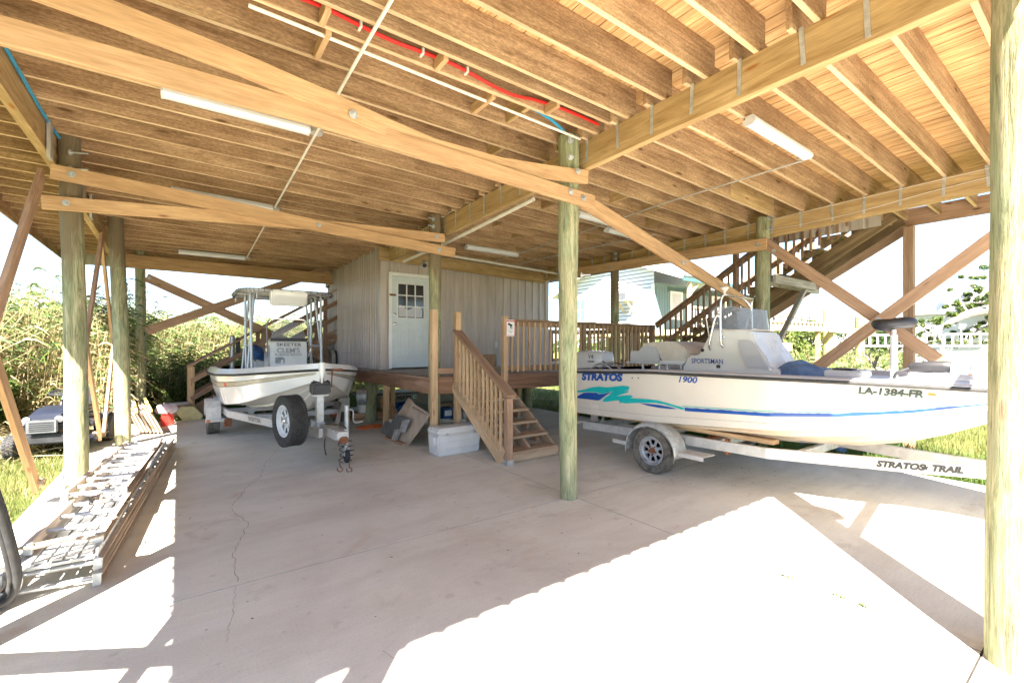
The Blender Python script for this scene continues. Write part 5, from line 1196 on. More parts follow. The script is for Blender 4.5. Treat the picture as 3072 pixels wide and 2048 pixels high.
# stack of boards
bs_ = thing('board_stack', 'leaning stack of weathered boards with two yellow battens on top, behind the ladders', 'boards', (-.5, 11.4, 0))
for i in range(7):
    dx = .055*i
    board('stacked_board', (-.30-dx-.04, 10.45+.03*i, .215+.004*i), (-.52-dx-.02, 12.6, .215+.004*i), .034, .40, M['ladderwood'] if i % 2 else M['tread'], bs_, up=(-.42, 0, 1))
for dx in (-.30, -.50): board('yellow_batten', (dx-.12, 10.3, .46), (dx-.34, 12.9, .48), .05, .035, M['yellow_wood'], bs_)
gc = thing('fuel_can', 'red plastic fuel can under a white carrier bag at the slab edge', 'fuel can', (-.21, 11.6, 0))
MB().prism([(-.32,0),(-.10,0),(-.10,.20),(-.13,.27),(-.20,.29),(-.29,.24),(-.32,.2)], lambda a, b: Vector((a, 11.52, b)), lambda a, b: Vector((a, 11.70, b))).obj('body', M['red'], gc, bev=.025, smooth=True)
MB().tube(smoothpath([(-.29,11.61,.25),(-.26,11.61,.32),(-.17,11.61,.33),(-.13,11.61,.27)],4), .014, 8).obj('handle', M['red'], gc, smooth=True)
MB().box((-.21,11.515,.13),(.13,.012,.12)).obj('label_panel', M['red'], gc, bev=.005)
bg_ = thing('carrier_bag', 'crumpled white plastic bag draped over the red fuel can', 'bag', (-.21, 11.6, .27))
MB().grid(lambda u, v: Vector((-.22+(.17*math.sin(v*2.2)+.03*math.sin(9*u*6.28+5*v))*math.cos(u*6.283), 11.6+.14*math.sin(v*2.2)*math.sin(u*6.283), .43-.17*v*v+.02*math.sin(13*u*6.28))), 30, 9).obj('film', M['bag'], bg_, smooth=True, ang=3)
yb = thing('yellow_box', 'flattened yellow cardboard box leaning near the back staircase', 'box', (.0, 12.15, 0))
MB().prism([(.05,0),(.36,0),(.42,.08),(.26,.28),(.02,.30),(-.08,.2)], lambda a, b: Vector((a, 12.1+b*.2, b)), lambda a, b: Vector((a, 12.28+b*.2, b))).obj('carton', M['yellow'], yb, bev=.01)
# cooler
c = thing('ice_cooler', 'large white marine ice cooler on the slab beside the steps', 'cooler', (3.38, 6.12, 0), R(1))
setfr(W[c.name]); L, D, Hh = .74, .34, .40
b_ = MB().prism([(-L/2+.02,0),(L/2-.02,0),(L/2,.31),(-L/2,.31)], lambda a, z: Vector((a,-D/2+.012*(1-z/.31),z)), lambda a, z: Vector((a,D/2-.012*(1-z/.31),z))).obj('body', M['white'], c, bev=.02, smooth=True)
for z in (.10, .20): MB().box((0,-D/2+.003,z),(L-.06,.012,.006)).obj('body_rib', M['white'], b_)
MB().b2((-L/2-.006,-D/2-.006,.318),(L/2+.006,D/2+.006,.40)).obj('lid', M['white'], c, bev=.022, smooth=True)
MB().b2((-L/2+.04,-D/2+.05,.40),(L/2-.04,D/2-.05,.408)).obj('lid_panel', M['white'], c, bev=.004)
MB().b2((-L/2+.003,-D/2+.003,.307),(L/2-.003,D/2-.003,.32)).obj('gasket', M['vinyl'], c)
for x in (-.22, .24): MB().box((x,-D/2-.006,.315),(.035,.02,.035)).obj('latch', M['galv'], c, bev=.004)
MB().box((-L/2-.002,-.0,.22),(.03,.15,.11)).box((-L/2-.016,0,.24),(.01,.10,.05)).obj('end_handle', M['white'], c, bev=.008)
MB().box((-L/2+.005,-.05,.05),(.02,.06,.05)).obj('drain_plug', M['white'], c, bev=.008)
V, F = text_mesh('igloo', .06); mesh_obj('lid_logo', [(v[0]+.1, v[1], .4095) for v in V], F, M['greydecal'], c)
setfr(Matrix.Identity(4))
# leaning plywood with plastic edging
pw = thing('plywood_panel', 'stained square plywood panel propped at an angle against the deck', 'panel', (3.1, 7.2, .3))
def slab_quad(name, Q, th, mat, par, bev=.003):
    Q = [Vector(q) for q in Q]; n_ = (Q[1]-Q[0]).cross(Q[2]-Q[0]).normalized()*th; k = len(Q)
    V = Q + [q + n_ for q in Q]; F = [tuple(range(k))[::-1], tuple(range(k, 2*k))] + [(i, (i+1) % k, k+(i+1) % k, k+i) for i in range(k)]
    return mesh_obj(name, V, F, mat, par, bev=bev)
slab_quad('sheet', [(2.99,7.70,.03),(2.97,6.92,.01),(3.13,6.44,.56),(3.14,7.12,.66)], -.018, M['ply'], pw)
board('edge_lip', (3.10,7.02,.60), (3.10,6.47,.52), .03, .03, M['ply'], pw)
pw2 = thing('plywood_panel', 'narrow old plywood board leaning behind the stained square panel', 'panel', (3.15, 7.6, .3))
slab_quad('sheet', [(3.04,8.15,.02),(3.03,7.55,.01),(3.17,6.98,.60),(3.18,7.38,.73)], -.018, M['ply'], pw2)
for i, (a, b_, lab) in enumerate((((2.955,8.02,.05),(2.955,7.30,.02),'lower dark grey plastic edging piece lying on the tilted plywood'), ((2.98,7.62,.22),(2.975,7.02,.20),'upper dark grey plastic edging piece lying on the tilted plywood'))):
    e = thing('plastic_edging', lab, 'edging', a, group=None)
    a = Vector(a); b_ = Vector(b_); u = Vector((.05,-.10,.22))
    slab_quad('face', [a, b_, b_+u, a+u], .05, M['greybin'], e, bev=.012); slab_quad('fold', [b_+Vector((-.01,.13,0)), b_+Vector((-.01,-.0,-.0)), b_+u+Vector((-.01,0,0)), b_+u*.8+Vector((-.01,.16,0))], .06, M['galv'], e, bev=.006)
board('timber_offcut', (2.93,7.75,.02), (2.93,7.0,.02), .08, .035, M['brace_red']); tag(bpy.data.objects['timber_offcut'], 'short reddish timber at the foot of the plywood panels', 'timber')
# under the deck
jb = thing('jon_boat', 'olive flat aluminium boat lettered LA 9429 FX stored under the deck', 'boat', (5.2, 10.6, 0))
MB().prism([(3.3,.52),(3.75,.06),(7.4,.06),(7.55,.50),(5,.49)], lambda a, b: Vector((a, 10.0+.10*(1-b/.5), b)), lambda a, b: Vector((a, 11.2, b))).obj('hull', M['greymetalboat'], jb)
board('gunwale', (3.28, 9.99, .535), (7.57, 9.99, .505), .05, .03, M['black'], jb)
for z in (.22, .33): board('strake', (3.6, 10.045+.0*z, z), (7.5, 10.045, z), .02, .015, M['greymetalboat'], jb)
V, F = text_mesh('LA 9429 FX', .11, offset=.003, sx=.9); mesh_obj('lettering', [(4.12+v[0], 9.99+.10*(1-(.42+v[1])/.5)-.004, .42+v[1]) for v in V], F, M['blackdecal'], jb)
MB().b2((4.42,10.0,.39),(4.50,10.012,.46)).obj('sticker', M['whitepaint'], jb); MB().b2((4.435,9.996,.405),(4.485,10.0,.445)).obj('sticker_mark', M['tealdecal'], jb)
fb = thing('fan_blower', 'round grey blower drum sitting on a white bucket behind the deck pile', 'blower', (3.16, 9.75, .4))
MB().lathe([(.05,-.10),(.19,-.10),(.19,.10),(.05,.10)], (3.18,9.82,.53), axm((.9,-.45,0)), 26).obj('drum', M['galv'], fb, smooth=True); MB().lathe([(.15,0),(.0,.0)], (3.28,9.77,.53), axm((.9,-.45,0)), 22).obj('intake', M['black'], fb)
t = thing('bucket', 'pale bucket standing on the wooden crate behind the deck pile', 'bucket', (3.2, 9.85, .2)); MB().lathe([(.12,0),(.14,.17),(.145,.17),(.145,.18)], (3.20,9.82,.18), None, 22).obj('pail', M['white'], t, smooth=True)
t = thing('wooden_crate', 'reddish slatted crate on the slab under the bucket', 'crate', (3.3, 9.95, 0))
for i, z in enumerate((.035, .10, .155)): board('slat', (2.98,9.72,z), (3.72,9.66,z), .03, .05, M['brace_red'], t); board('slat', (2.98,9.72,z), (3.04,10.2,z), .03, .05, M['brace_red'], t)
board('lid', (2.98,9.9,.185), (3.75,9.86,.185), .42, .015, M['brace_red'], t)
t = thing('oval_board', 'brown curved wooden board leaning under the deck left of the blue tarp', 'board', (3.6, 9.5, .2))
slab_quad('panel', [(3.44,9.3,.56),(3.36,9.32,.46),(3.52,9.3,.12),(3.62,9.3,.02),(3.80,9.35,.02),(3.78,9.36,.22),(3.62,9.36,.46)], .02, M['osb'], t)
t = thing('tarp_heap', 'heap of dark and bright blue tarp on the slab in front of the stored boat', 'tarp', (4.0, 9.7, 0))
MB().grid(lambda u, v: Vector((4.02+.30*math.cos(u*6.283)*math.sin(v*1.57)**.7, 9.75+.2*math.sin(u*6.283)*math.sin(v*1.57)**.7, .30*math.cos(v*1.57)+.035*math.sin(u*31+v*13)+.02*math.sin(u*57)+.02)), 36, 14).obj('cloth', M['bluetarp'], t, smooth=True, ang=1)
t = thing('plastic_tub', 'white plastic tub beside the blue tarp heap', 'tub', (4.2, 9.4, 0)); MB().prism([(4.03,0),(4.30,0),(4.33,.22),(4.0,.22)], lambda a, b: Vector((a,9.35,b)), lambda a, b: Vector((a,9.6,b))).obj('tub', M['white'], t, bev=.015)
t = thing('pvc_pipe', 'long white plastic drain pipe lying on the slab under the deck', 'pipe', (4.4, 8.6, .04))
MB().cyl((3.45,9.28,.045),(5.35,8.0,.045), .045, n=16).cyl((3.44,9.287,.045),(3.52,9.233,.045), .052, n=16).obj('tube', M['pvc'], t, smooth=True)
for i, (x, y, w, h, mt, lab) in enumerate(((4.75,9.0,.22,.26,'bluetarp','blue carton at the left of the boxes under the deck'), (4.98,8.95,.18,.16,'cardboard','small brown carton between the blue boxes'), (5.25,9.0,.25,.14,'white','low white jug box right of the brown carton'), (5.6,9.1,.28,.12,'bluetarp','flat blue box at the right end under the deck'))):
    t = thing('carton', lab, 'box', (x, y, 0)); MB().b2((x-w/2,y-.12,0),(x+w/2,y+.12,h)).obj('box', M[mt], t, bev=.008); MB().b2((x-w/2+.02,y-.124,h*.35),(x+w/2-.03,y-.12,h*.8)).obj('print', M['whitepaint'], t)
board('dark_board', (4.7,9.6,.25), (6.4,9.5,.24), .1, .06, M['brace_red']); tag(bpy.data.objects['dark_board'], 'dark red board lying in front of the stored boat', 'board')
t = thing('cord_coil', 'flat coil of orange cord on the slab near the deck pile', 'cord', (3.05, 8.95, 0))
MB().tube([(3.05+(.06+.0022*i)*1.4*math.cos(i*.4), 8.97+(.06+.0022*i)*math.sin(i*.4), .012+.004*math.sin(i)) for i in range(75)], .008, 6).obj('cord', M['orange'], t, smooth=True)
t = thing('hose_coil', 'grey hose and cables hanging on the side wall of the storage room', 'hose', (3.3, 12.6, 1.3))
for k in range(5): MB().tube([(3.34-.03*k, 12.55+(.16+.012*k)*math.sin(a), 1.25+(.24+.012*k)*math.cos(a)) for a in [i*math.pi/12 for i in range(25)]], .016, 8, False).obj('hose_loop', M['conduit'] if k > 1 else M['black'], t, smooth=True)
t = thing('meter_panel', 'pale electrical panel box on the side wall behind the boat canopy', 'electrical panel', (3.3, 13.3, 1.3)); MB().b2((3.24,13.1,1.0),(3.37,13.5,1.55)).obj('cabinet', M['galv_white'], t, bev=.01); MB().b2((3.2,12.95,1.0),(3.28,13.03,1.35)).obj('extinguisher_body', M['yellow'], t, bev=.02)
t = thing('strand_board', 'small brown strand board leaning on the wall beside the outlet', 'board', (5.9, 9.15, 1.12)); slab_quad('panel', [(5.65,9.18,1.13),(6.22,9.18,1.13),(6.22,9.25,1.42),(5.65,9.25,1.42)], -.012, M['osb'], t)
for i, (a, b_, mt, lab) in enumerate((((5.1,8.2,1.14),(7.2,7.9,1.14),'yellow_wood','long yellow board lying on the deck behind the steps'), ((5.3,7.6,1.135),(6.9,7.2,1.135),'black','dark flat strip lying on the deck boards'))):
    o = board('loose_board', a, b_, .13, .03, M[mt]); tag(o, lab, 'board')
t = thing('plastic_fender', 'blue-grey curved plastic mudguard lying in the grass behind the trailer', 'mudguard', (7.9, 2.9, 0))
V = []; F = []
for i in range(17):
    a = math.pi*i/16
    for x in (7.75, 7.8, 8.0, 8.05): V.append((x, 2.82+.30*math.cos(a), -.02+.20*math.sin(a)-(.02 if x in (7.75, 8.05) else 0)))
    if i:
        for q in range(3): F.append(((i-1)*4+q, (i-1)*4+q+1, i*4+q+1, i*4+q))
o = mesh_obj('guard', V, F, M['denim'], t, smooth=True); sm_ = o.modifiers.new('thickness', 'SOLIDIFY'); sm_.thickness = .006
# leaf litter and weeds in the joint
lm = MB()
for i in range(170):
    if i < 60: x, y = random.gauss(5.6, .5), random.gauss(3.1, .35)
    else: x, y = random.uniform(-1, 6.8), random.uniform(.8, 9)
    if -1 < x < 7.3:
        a = random.uniform(0, 6.28); s2 = random.uniform(.005, .016); c_, n_ = math.cos(a), math.sin(a)
        lm.add([(x-c_*s2, y-n_*s2, .003), (x-n_*s2*.45, y+c_*s2*.45, .007), (x+c_*s2, y+n_*s2, .004), (x+n_*s2*.45, y-c_*s2*.45, .006)], [(0,1,2,3)])
tag(lm.obj('leaf_litter', M['soil']), 'tiny dead leaf bits scattered over the slab', 'leaves', kind='stuff')
for i, (x, y) in enumerate(((3.406, 1.42), (3.406, 1.12), (3.406, .98))):
    wm = MB()
    for k in range(26):
        a = random.uniform(0, 6.28); L_ = random.uniform(.012, .035); e_ = random.uniform(.3, 1.2); q = Vector((x+random.uniform(-.008,.008), y+random.uniform(-.035,.035), 0)); d_ = Vector((math.cos(a)*math.cos(e_), math.sin(a)*math.cos(e_), math.sin(e_)))
        s3 = Vector((-d_.y, d_.x, 0))*.004; wm.add([q-s3*.5, q+s3*.5, q+d_*L_*.7+s3*1.6, q+d_*L_, q+d_*L_*.7-s3*1.6], [(0,1,2,3,4)])
    tag(wm.obj('weed_tuft', M['grass_green']), ['small weed tuft farthest along the sunlit slab joint', 'middle weed tuft of the three in the sunlit slab joint', 'weed tuft nearest the big right pile in the slab joint'][i], 'weed', 'weeds in the slab joint')
# ============================================================ VEGETATION
rng = np.random.default_rng(3)
def np_mesh(name, V, F4, mats, mi, label=None, cat=None, kind=None, group=None, parent=None):
    """V (n,3), F4 (m,4) quads, mi (m,)"""
    me = bpy.data.meshes.new(name); n = len(V); m_ = len(F4)
    me.vertices.add(n); me.vertices.foreach_set('co', V.astype(np.float32).ravel())
    me.loops.add(m_*4); me.loops.foreach_set('vertex_index', F4.astype(np.int32).ravel())
    me.polygons.add(m_); me.polygons.foreach_set('loop_start', np.arange(0, m_*4, 4, dtype=np.int32)); me.polygons.foreach_set('loop_total', np.full(m_, 4, dtype=np.int32))
    for k in mats: me.materials.append(k)
    me.polygons.foreach_set('material_index', mi.astype(np.int32)); me.update(calc_edges=True); me.validate()
    o = bpy.data.objects.new(name, me); COL.objects.link(o); place(o, Matrix.Identity(4), parent); tag(o, label, cat, group, kind); return o
def ribbons(P, Wd):
    """P (n,k,3) centre lines, Wd (n,k) widths, returns verts, quads; ribbon faces random-ish side"""
    n, k, _ = P.shape
    T = np.gradient(P, axis=1); az = rng.uniform(0, 2*np.pi, n); up = np.stack([np.cos(az), np.sin(az), np.full(n, .35)], 1)[:, None, :]
    S = np.cross(T, up); S /= (np.linalg.norm(S, axis=2, keepdims=True)+1e-9)
    A = P - S*Wd[..., None]/2; B_ = P + S*Wd[..., None]/2
    V = np.stack([A, B_], 2).reshape(-1, 3)
    base = (np.arange(n)*k*2)[:, None]; i = np.arange(k-1)*2
    F = np.stack([base+i, base+i+1, base+i+3, base+i+2], 2).reshape(-1, 4)
    return V, F
class VB:
    def __init__(s): s.V = []; s.F = []; s.M = []; s.n = 0
    def add(s, V, F, m): s.V.append(V); s.F.append(F + s.n); s.M.append(np.full(len(F), m)); s.n += len(V)
    def obj(s, *a, **k): return np_mesh(a[0], np.concatenate(s.V), np.concatenate(s.F), a[1], np.concatenate(s.M), **k)
def reeds(vb, xy, hmin, hmax, dry=.45, wind=(.5, .25), leafs=9, lean=.25):
    n = len(xy); h = rng.uniform(hmin, hmax, n)*(1-.25*rng.random(n)**3)
    az = rng.uniform(0, 2*np.pi, n); ln = lean*rng.random(n)**1.5
    k = 5; t = np.linspace(0, 1, k)
    bx = (np.cos(az)*ln)[:, None]*h[:, None]*t**2 + wind[0]*.22*h[:, None]*t**2.2; by = (np.sin(az)*ln)[:, None]*h[:, None]*t**2 + wind[1]*.22*h[:, None]*t**2.2
    P = np.stack([xy[:, 0:1]+bx, xy[:, 1:2]+by, h[:, None]*t*np.ones((n, 1))*(1-.12*ln[:, None]*t) - .05], 2)
    V, F = ribbons(P, np.tile(np.linspace(.013, .005, k), (n, 1))); vb.add(V, F, 2)
    isdry = rng.random(n) < dry
    for j in range(leafs):
        tt = rng.uniform(.12, 1.0, n); idx = tt*(k-1); i0 = np.clip(idx.astype(int), 0, k-2); fr = idx - i0
        q = P[np.arange(n), i0]*(1-fr)[:, None] + P[np.arange(n), i0+1]*fr[:, None]
        a = rng.normal(math.atan2(wind[1], wind[0]), 1.3, n); L = rng.uniform(.25, .60, n)*(1.1-.4*tt); e = rng.uniform(.2, 1.25, n)
        kk = 4; s_ = np.linspace(0, 1, kk)
        hx = L[:, None]*np.cos(e)[:, None]*s_*(1+.25*s_); dz = L[:, None]*(np.sin(e)[:, None]*s_ - .85*s_**2.2)
        Q = np.stack([q[:, 0:1]+np.cos(a)[:, None]*hx, q[:, 1:2]+np.sin(a)[:, None]*hx, q[:, 2:3]+dz], 2)
        V, F = ribbons(Q, np.outer(rng.uniform(.7, 1.3, n), [.012, .026, .018, .002]))
        nf = kk-1; dryl = isdry & (tt < .55+.5*rng.random(n)); mi = np.where(dryl, 2, np.where(rng.random(n) < .42, 1, 0))
        vb.V.append(V); vb.F.append(F + vb.n); vb.M.append(np.repeat(mi, nf)); vb.n += len(V)
    return P[:, -1], h
rm = [M['reed_green'], M['reed_dark'], M['reed_dry']]
vb = VB()
def scatter(n, x0, x1, y0, y1): return np.stack([rng.uniform(x0, x1, n), rng.uniform(y0, y1, n)], 1)
a = scatter(5200, -9, -1.0, 11.6, 18); a = a[(a[:, 1] > 11.6 + .55*np.maximum(0, a[:, 0]+2.2) + .5*np.sin(a[:, 0]*2))]
reeds(vb, a, 2.2, 3.2, .5)
b1_ = scatter(5200, -2.5, 5.5, 16.6, 23); reeds(vb, b1_, 2.1, 3.0, .3)
b2_ = scatter(900, -7, -2.9, 9.6, 12); reeds(vb, b2_, 1.2, 2.4, .85, lean=.7)
c_ = scatter(1700, -2.4, 4.4, 15.4, 17.2); reeds(vb, c_, .8, 1.7, .3, leafs=12, lean=.5)
d_ = scatter(1200, 4, 12, 20, 26); reeds(vb, d_, 1.6, 2.6, .3)
vb.obj('reed_bed', rm, label='tall green and straw coloured reed bed behind the left piles', cat='reeds', kind='stuff')
# broken straw at the foot
vb = VB(); a = scatter(1500, -6, -1.6, 9.4, 12.2); n = len(a); az = rng.uniform(0, 6.28, n); L = rng.uniform(.3, 1.1, n); s_ = np.linspace(0, 1, 4)
P = np.stack([a[:, 0:1]+np.cos(az)[:, None]*L[:, None]*s_, a[:, 1:2]+np.sin(az)[:, None]*L[:, None]*s_, .02+rng.uniform(.0, .5, n)[:, None]*np.sin(s_*2.4)[None]*rng.random((n, 1))], 2)
V, F = ribbons(P, np.tile([.012, .014, .01, .003], (n, 1))); vb.add(V, F, 0); vb.obj('straw_litter', [M['reed_dry']], label='fallen dry reed straw at the foot of the reeds', cat='straw', kind='stuff')
# lawn blades
def blades(vb, xy, h0, h1, w, m=0, lean=.6):
    n = len(xy); h = rng.uniform(h0, h1, n); az = rng.uniform(0, 6.28, n); ln = rng.uniform(.1, lean, n); s_ = np.array([0, .55, 1.0])
    P = np.stack([xy[:, 0:1]+np.cos(az)[:, None]*(ln*h)[:, None]*s_**2, xy[:, 1:2]+np.sin(az)[:, None]*(ln*h)[:, None]*s_**2, -.05+h[:, None]*s_], 2)
    V, F = ribbons(P, np.outer(rng.uniform(.7, 1.3, n), np.array([w, w*.8, w*.15]))); vb.add(V, F, m)
vb = VB()
blades(vb, scatter(26000, -6, -1.24, 4.6, 11.5), .05, .13, .007, 0); blades(vb, scatter(5000, -6, -1.24, 4.6, 11.5), .04, .12, .007, 2)
a = scatter(34000, 7.55, 16, .3, 9); blades(vb, a, .05, .15, .009, 0); blades(vb, scatter(9000, 7.53, 9.2, .3, 8), .08, .24, .010, 1)
blades(vb, scatter(2600, 7.52, 7.75, -.5, 6), .08, .2, .008, 1); blades(vb, scatter(14000, 7.0, 16, 9, 22), .05, .14, .012, 1)
blades(vb, scatter(9000, -2.0, 7, 12.3, 15.5), .06, .25, .010, 1)
vb.obj('grass_blades', [M['grass'], M['grass_green'], M['reed_dry']], label='mown grass growing round the edges of the slab', cat='grass', kind='stuff')
# shrubs / trees
def leaves(vb, C, Rr, n, size, m, squash=.7):
    for c, r in zip(C, Rr):
        d = rng.normal(size=(n, 3)); d /= np.linalg.norm(d, axis=1, keepdims=True); rad = r*rng.uniform(.25, 1, n)**.5
        p = np.array(c) + d*rad[:, None]*np.array([1, 1, squash])
        u = rng.normal(size=(n, 3)); u /= np.linalg.norm(u, axis=1, keepdims=True); v = np.cross(u, rng.normal(size=(n, 3))); v /= np.linalg.norm(v, axis=1, keepdims=True)
        s_ = size*rng.uniform(.6, 1.4, n)[:, None]
        V = np.stack([p-u*s_, p+v*s_*.42, p+u*s_, p-v*s_*.42], 1).reshape(-1, 3); F = np.arange(n*4).reshape(-1, 4)
        vb.V.append(V); vb.F.append(F+vb.n); vb.M.append(np.where(rng.random(n) < m, 1, 0)); vb.n += len(V)
def shrub(name, x, y, r, h, label, n=26, leaf=.05, mats=None, cat='shrub', group=None):
    t = thing(name, label, cat, (x, y, 0), group=group); C = []; Rr = []; tr = MB()
    for i in range(n):
        a = rng.uniform(0, 6.28); k = rng.random()**.5; z = rng.uniform(.2, 1); c = (x+r*k*math.cos(a)*(1-.4*z), y+r*k*math.sin(a)*(1-.4*z), h*z); C.append(c); Rr.append(rng.uniform(.18, .34)*r)
        if i < 9: tr.tube([(x, y, -.05), ((x+c[0])/2, (y+c[1])/2, c[2]*.45), c], [.03, .02, .006], 5)
    tr.obj('stems', M['bark'], t, smooth=True)
    v = VB(); leaves(v, C, Rr, 260, leaf, .45); v.obj('foliage', mats or [M['reed_green'], M['oak_leaf']], parent=t)
shrub('shrub', 5.0, 17.5, 2.2, 1.9, 'dense leafy shrub seen beneath the deck beside the pile', 40, .06)
shrub('shrub', 1.8, 14.6, 1.2, 1.0, 'green shrub below the back staircase', 24, .05)
shrub('shrub', 3.2, 15.4, 1.4, 1.7, 'leafy bush behind the storage room corner', 30, .055)
shrub('shrub', -3.0, 11.6, 1.0, 1.3, 'broad-leaved green bush in front of the reeds at far left', 26, .06)
shrub('shrub', 8.4, 16.5, 1.3, .8, 'low sunlit bush beyond the lawn under the deck', 24, .05)
def limb_tree(name, base, limbs, label, leafn, leafs, lr=.5, mats=None, scale=1, group=None, thick=.18):
    t = thing(name, label, 'tree', base, group=group); tr = MB(); C = []; Rr = []
    for P in limbs:
        P = smoothpath(P, 5); r0 = thick*(1 if P[0] == limbs[0][0] else .6); tr.tube(P, [max(.015, r0*(1-i/len(P))**.8) for i in range(len(P))], 8)
        for i in range(len(P)//3, len(P)):
            for _ in range(2):
                q = P[i] + Vector((random.gauss(0, .5), random.gauss(0, .5), random.gauss(.15, .4)))*scale
                tr.tube([P[i], (P[i]+q)/2+Vector((0,0,.08)), q], [.03, .018, .006], 4)
                if random.random() < .75: C.append(tuple(q)); Rr.append(random.uniform(.35, .9)*lr)
    tr.obj('trunk', M['bark'], t, smooth=True)
    v = VB(); leaves(v, C, Rr, leafn, leafs, .35, .6); v.obj('crown', mats or [M['oak_leaf'], M['reed_green']], parent=t); return t
OAK_CL = [((27.42, 5.38, 2.43), 0.39), ((27.23, 5.51, 2.58), 0.24), ((27.6, 5.25, 2.73), 0.21), ((27.9, 5.03, 2.95), 0.21), ((28.27, 4.76, 3.18), 0.21), ((28.24, 4.78, 3.55), 0.18), ((28.57, 4.54, 3.33), 0.24), ((28.99, 4.23, 3.7), 0.3), ((28.93, 4.27, 4.3), 0.3), ((29.24, 4.05, 4.75), 0.27), ((29.18, 4.1, 4.0), 0.3), ((29.3, 4.01, 3.63), 0.24), ((28.69, 4.45, 2.43), 0.21), ((29.05, 4.18, 2.28), 0.27), ((28.87, 4.32, 2.13), 0.21), ((27.9, 5.03, 1.75), 0.24), ((28.21, 4.8, 1.72), 0.24), ((28.39, 4.67, 1.83), 0.15), ((26.87, 5.78, 2.2), 0.15), ((29.36, 3.96, 2.8), 0.21), ((27.3, 5.47, 2.13), 0.15), ((30.5, 3.0, 4.2), .4), ((31, 2, 3.6), .4), ((30.4, 3.2, 5.2), .4), ((31.5, 1.5, 4.8), .45)]
OAK_LIMBS = [([(31.5,1.2,-.1),(31.2,1.6,1.5),(30.6,2.4,2.9),(29.59,3.18,3.43),(28.58,3.91,3.21),(27.99,4.34,3.05),(27.52,4.69,2.79),(27.23,4.89,2.6),(27.04,5.03,2.41)], .30),
 ([(31.2,1.6,1.5),(30.45,3.0,2.7),(29.95,4.15,2.45),(29.64,4.38,2.22),(29.33,4.6,1.98)], .14), ([(27.04,5.03,2.41),(26.75,5.25,2.11),(26.39,5.51,2.04),(26.1,5.72,1.67)], .07), ([(27.23,4.89,2.6),(26.98,5.08,2.3),(26.93,5.12,2.04),(27.13,4.97,1.67)], .09),
 ([(30.2,2.8,3.2),(30.3,3.1,4.2),(29.6,3.8,4.9)], .12), ([(27.99,4.34,3.05),(28.1,4.6,3.6),(28.3,4.7,3.9)], .06), ([(26.6,5.3,2.1),(26.3,5.7,2.6),(26.1,5.9,2.9)], .04)]
oak = thing('oak_tree', 'spreading live oak with a long bare limb at the right beside the white building', 'tree', (28.8, .2, 0))
tr = MB()
for P, r0 in OAK_LIMBS: P = smoothpath(P, 5); tr.tube(P, [max(.02, r0*(1-.75*i/len(P))) for i in range(len(P))], 8)
C = []; Rr = []
for c0, r0 in OAK_CL:
    for _ in range(5): C.append((c0[0]+random.gauss(0, .35), c0[1]+random.gauss(0, .5)*r0/.3, c0[2]+random.gauss(0, .45)*r0)); Rr.append(r0*random.uniform(.3, .75)); tr.tube([c0, ((c0[0]+C[-1][0])/2, (c0[1]+C[-1][1])/2, (c0[2]+C[-1][2])/2+.05), C[-1]], [.02, .014, .005], 4)
tr.obj('trunk', M['bark'], oak, smooth=True)
v_ = VB(); leaves(v_, C, Rr, 130, .06, .4, .7); v_.obj('crown', [M['oak_leaf'], M['reed_green']], parent=oak)
limb_tree('bare_tree', (13.2, 3.15, 0), [[(13.2,3.15,-.1),(13.1,3.2,.7),(13.25,3.3,1.1)], [(13.1,3.2,.7),(13.4,3.0,1.25),(13.9,2.9,1.6)], [(13.15,3.18,.4),(12.9,3.4,.9),(12.7,3.55,1.25)]], 'small pale twisted tree trunk behind the seat post', 12, .04, .15, scale=.35, thick=.10)
limb_tree('leafy_tree', (26, 10.5, 0), [[(26,10.5,-.1),(26,10.5,1.2),(26.2,10.4,2.4)], [(26,10.5,1.2),(25,10.9,2.3)], [(26,10.5,1.0),(27,10,2.2)], [(26,10.5,.6),(25.2,10.2,1.6)]], 'yellow-green leafy tree behind the bare pier posts', 320, .08, 1.0, [M['reed_green'], M['grass']], thick=.2)
limb_tree('leafy_tree', (33, 9.0, 0), [[(33,9,-.1),(33,9,1.2),(33.2,8.8,2.2)], [(33,9,1.2),(32,9.4,2.0)], [(33,9,1.0),(34,8.5,2.0)]], 'dark green tree farthest right behind the pier posts', 260, .09, 1.1, [M['oak_leaf'], M['reed_dark']], thick=.2)
vb = VB(); reeds(vb, scatter(3600, 16, 34, 5.5, 13), .8, 1.6, .3, leafs=8)
reeds(vb, scatter(900, 13.5, 18, 2.8, 5.5), .6, 1.25, .75, leafs=8)
vb.obj('marsh_grass', rm, label='rough marsh grass beyond the mown lawn on the right', cat='grass', kind='stuff')
tl = VB()
C = [(x_, y_, z_) for x_, y_, z_ in zip(rng.uniform(-80, 90, 260), rng.uniform(90, 120, 260), rng.uniform(.3, 2.2, 260))]
C += [(x_, y_, z_) for x_, y_, z_ in zip(rng.uniform(80, 120, 260), rng.uniform(-20, 90, 260), rng.uniform(.3, 2.6, 260))]
leaves(tl, C, rng.uniform(1.5, 3.5, len(C)), 60, .55, .5, .55); tl.obj('far_treeline', [M['oak_leaf'], M['reed_green']], label='low distant tree line along the horizon', cat='tree line', kind='stuff')
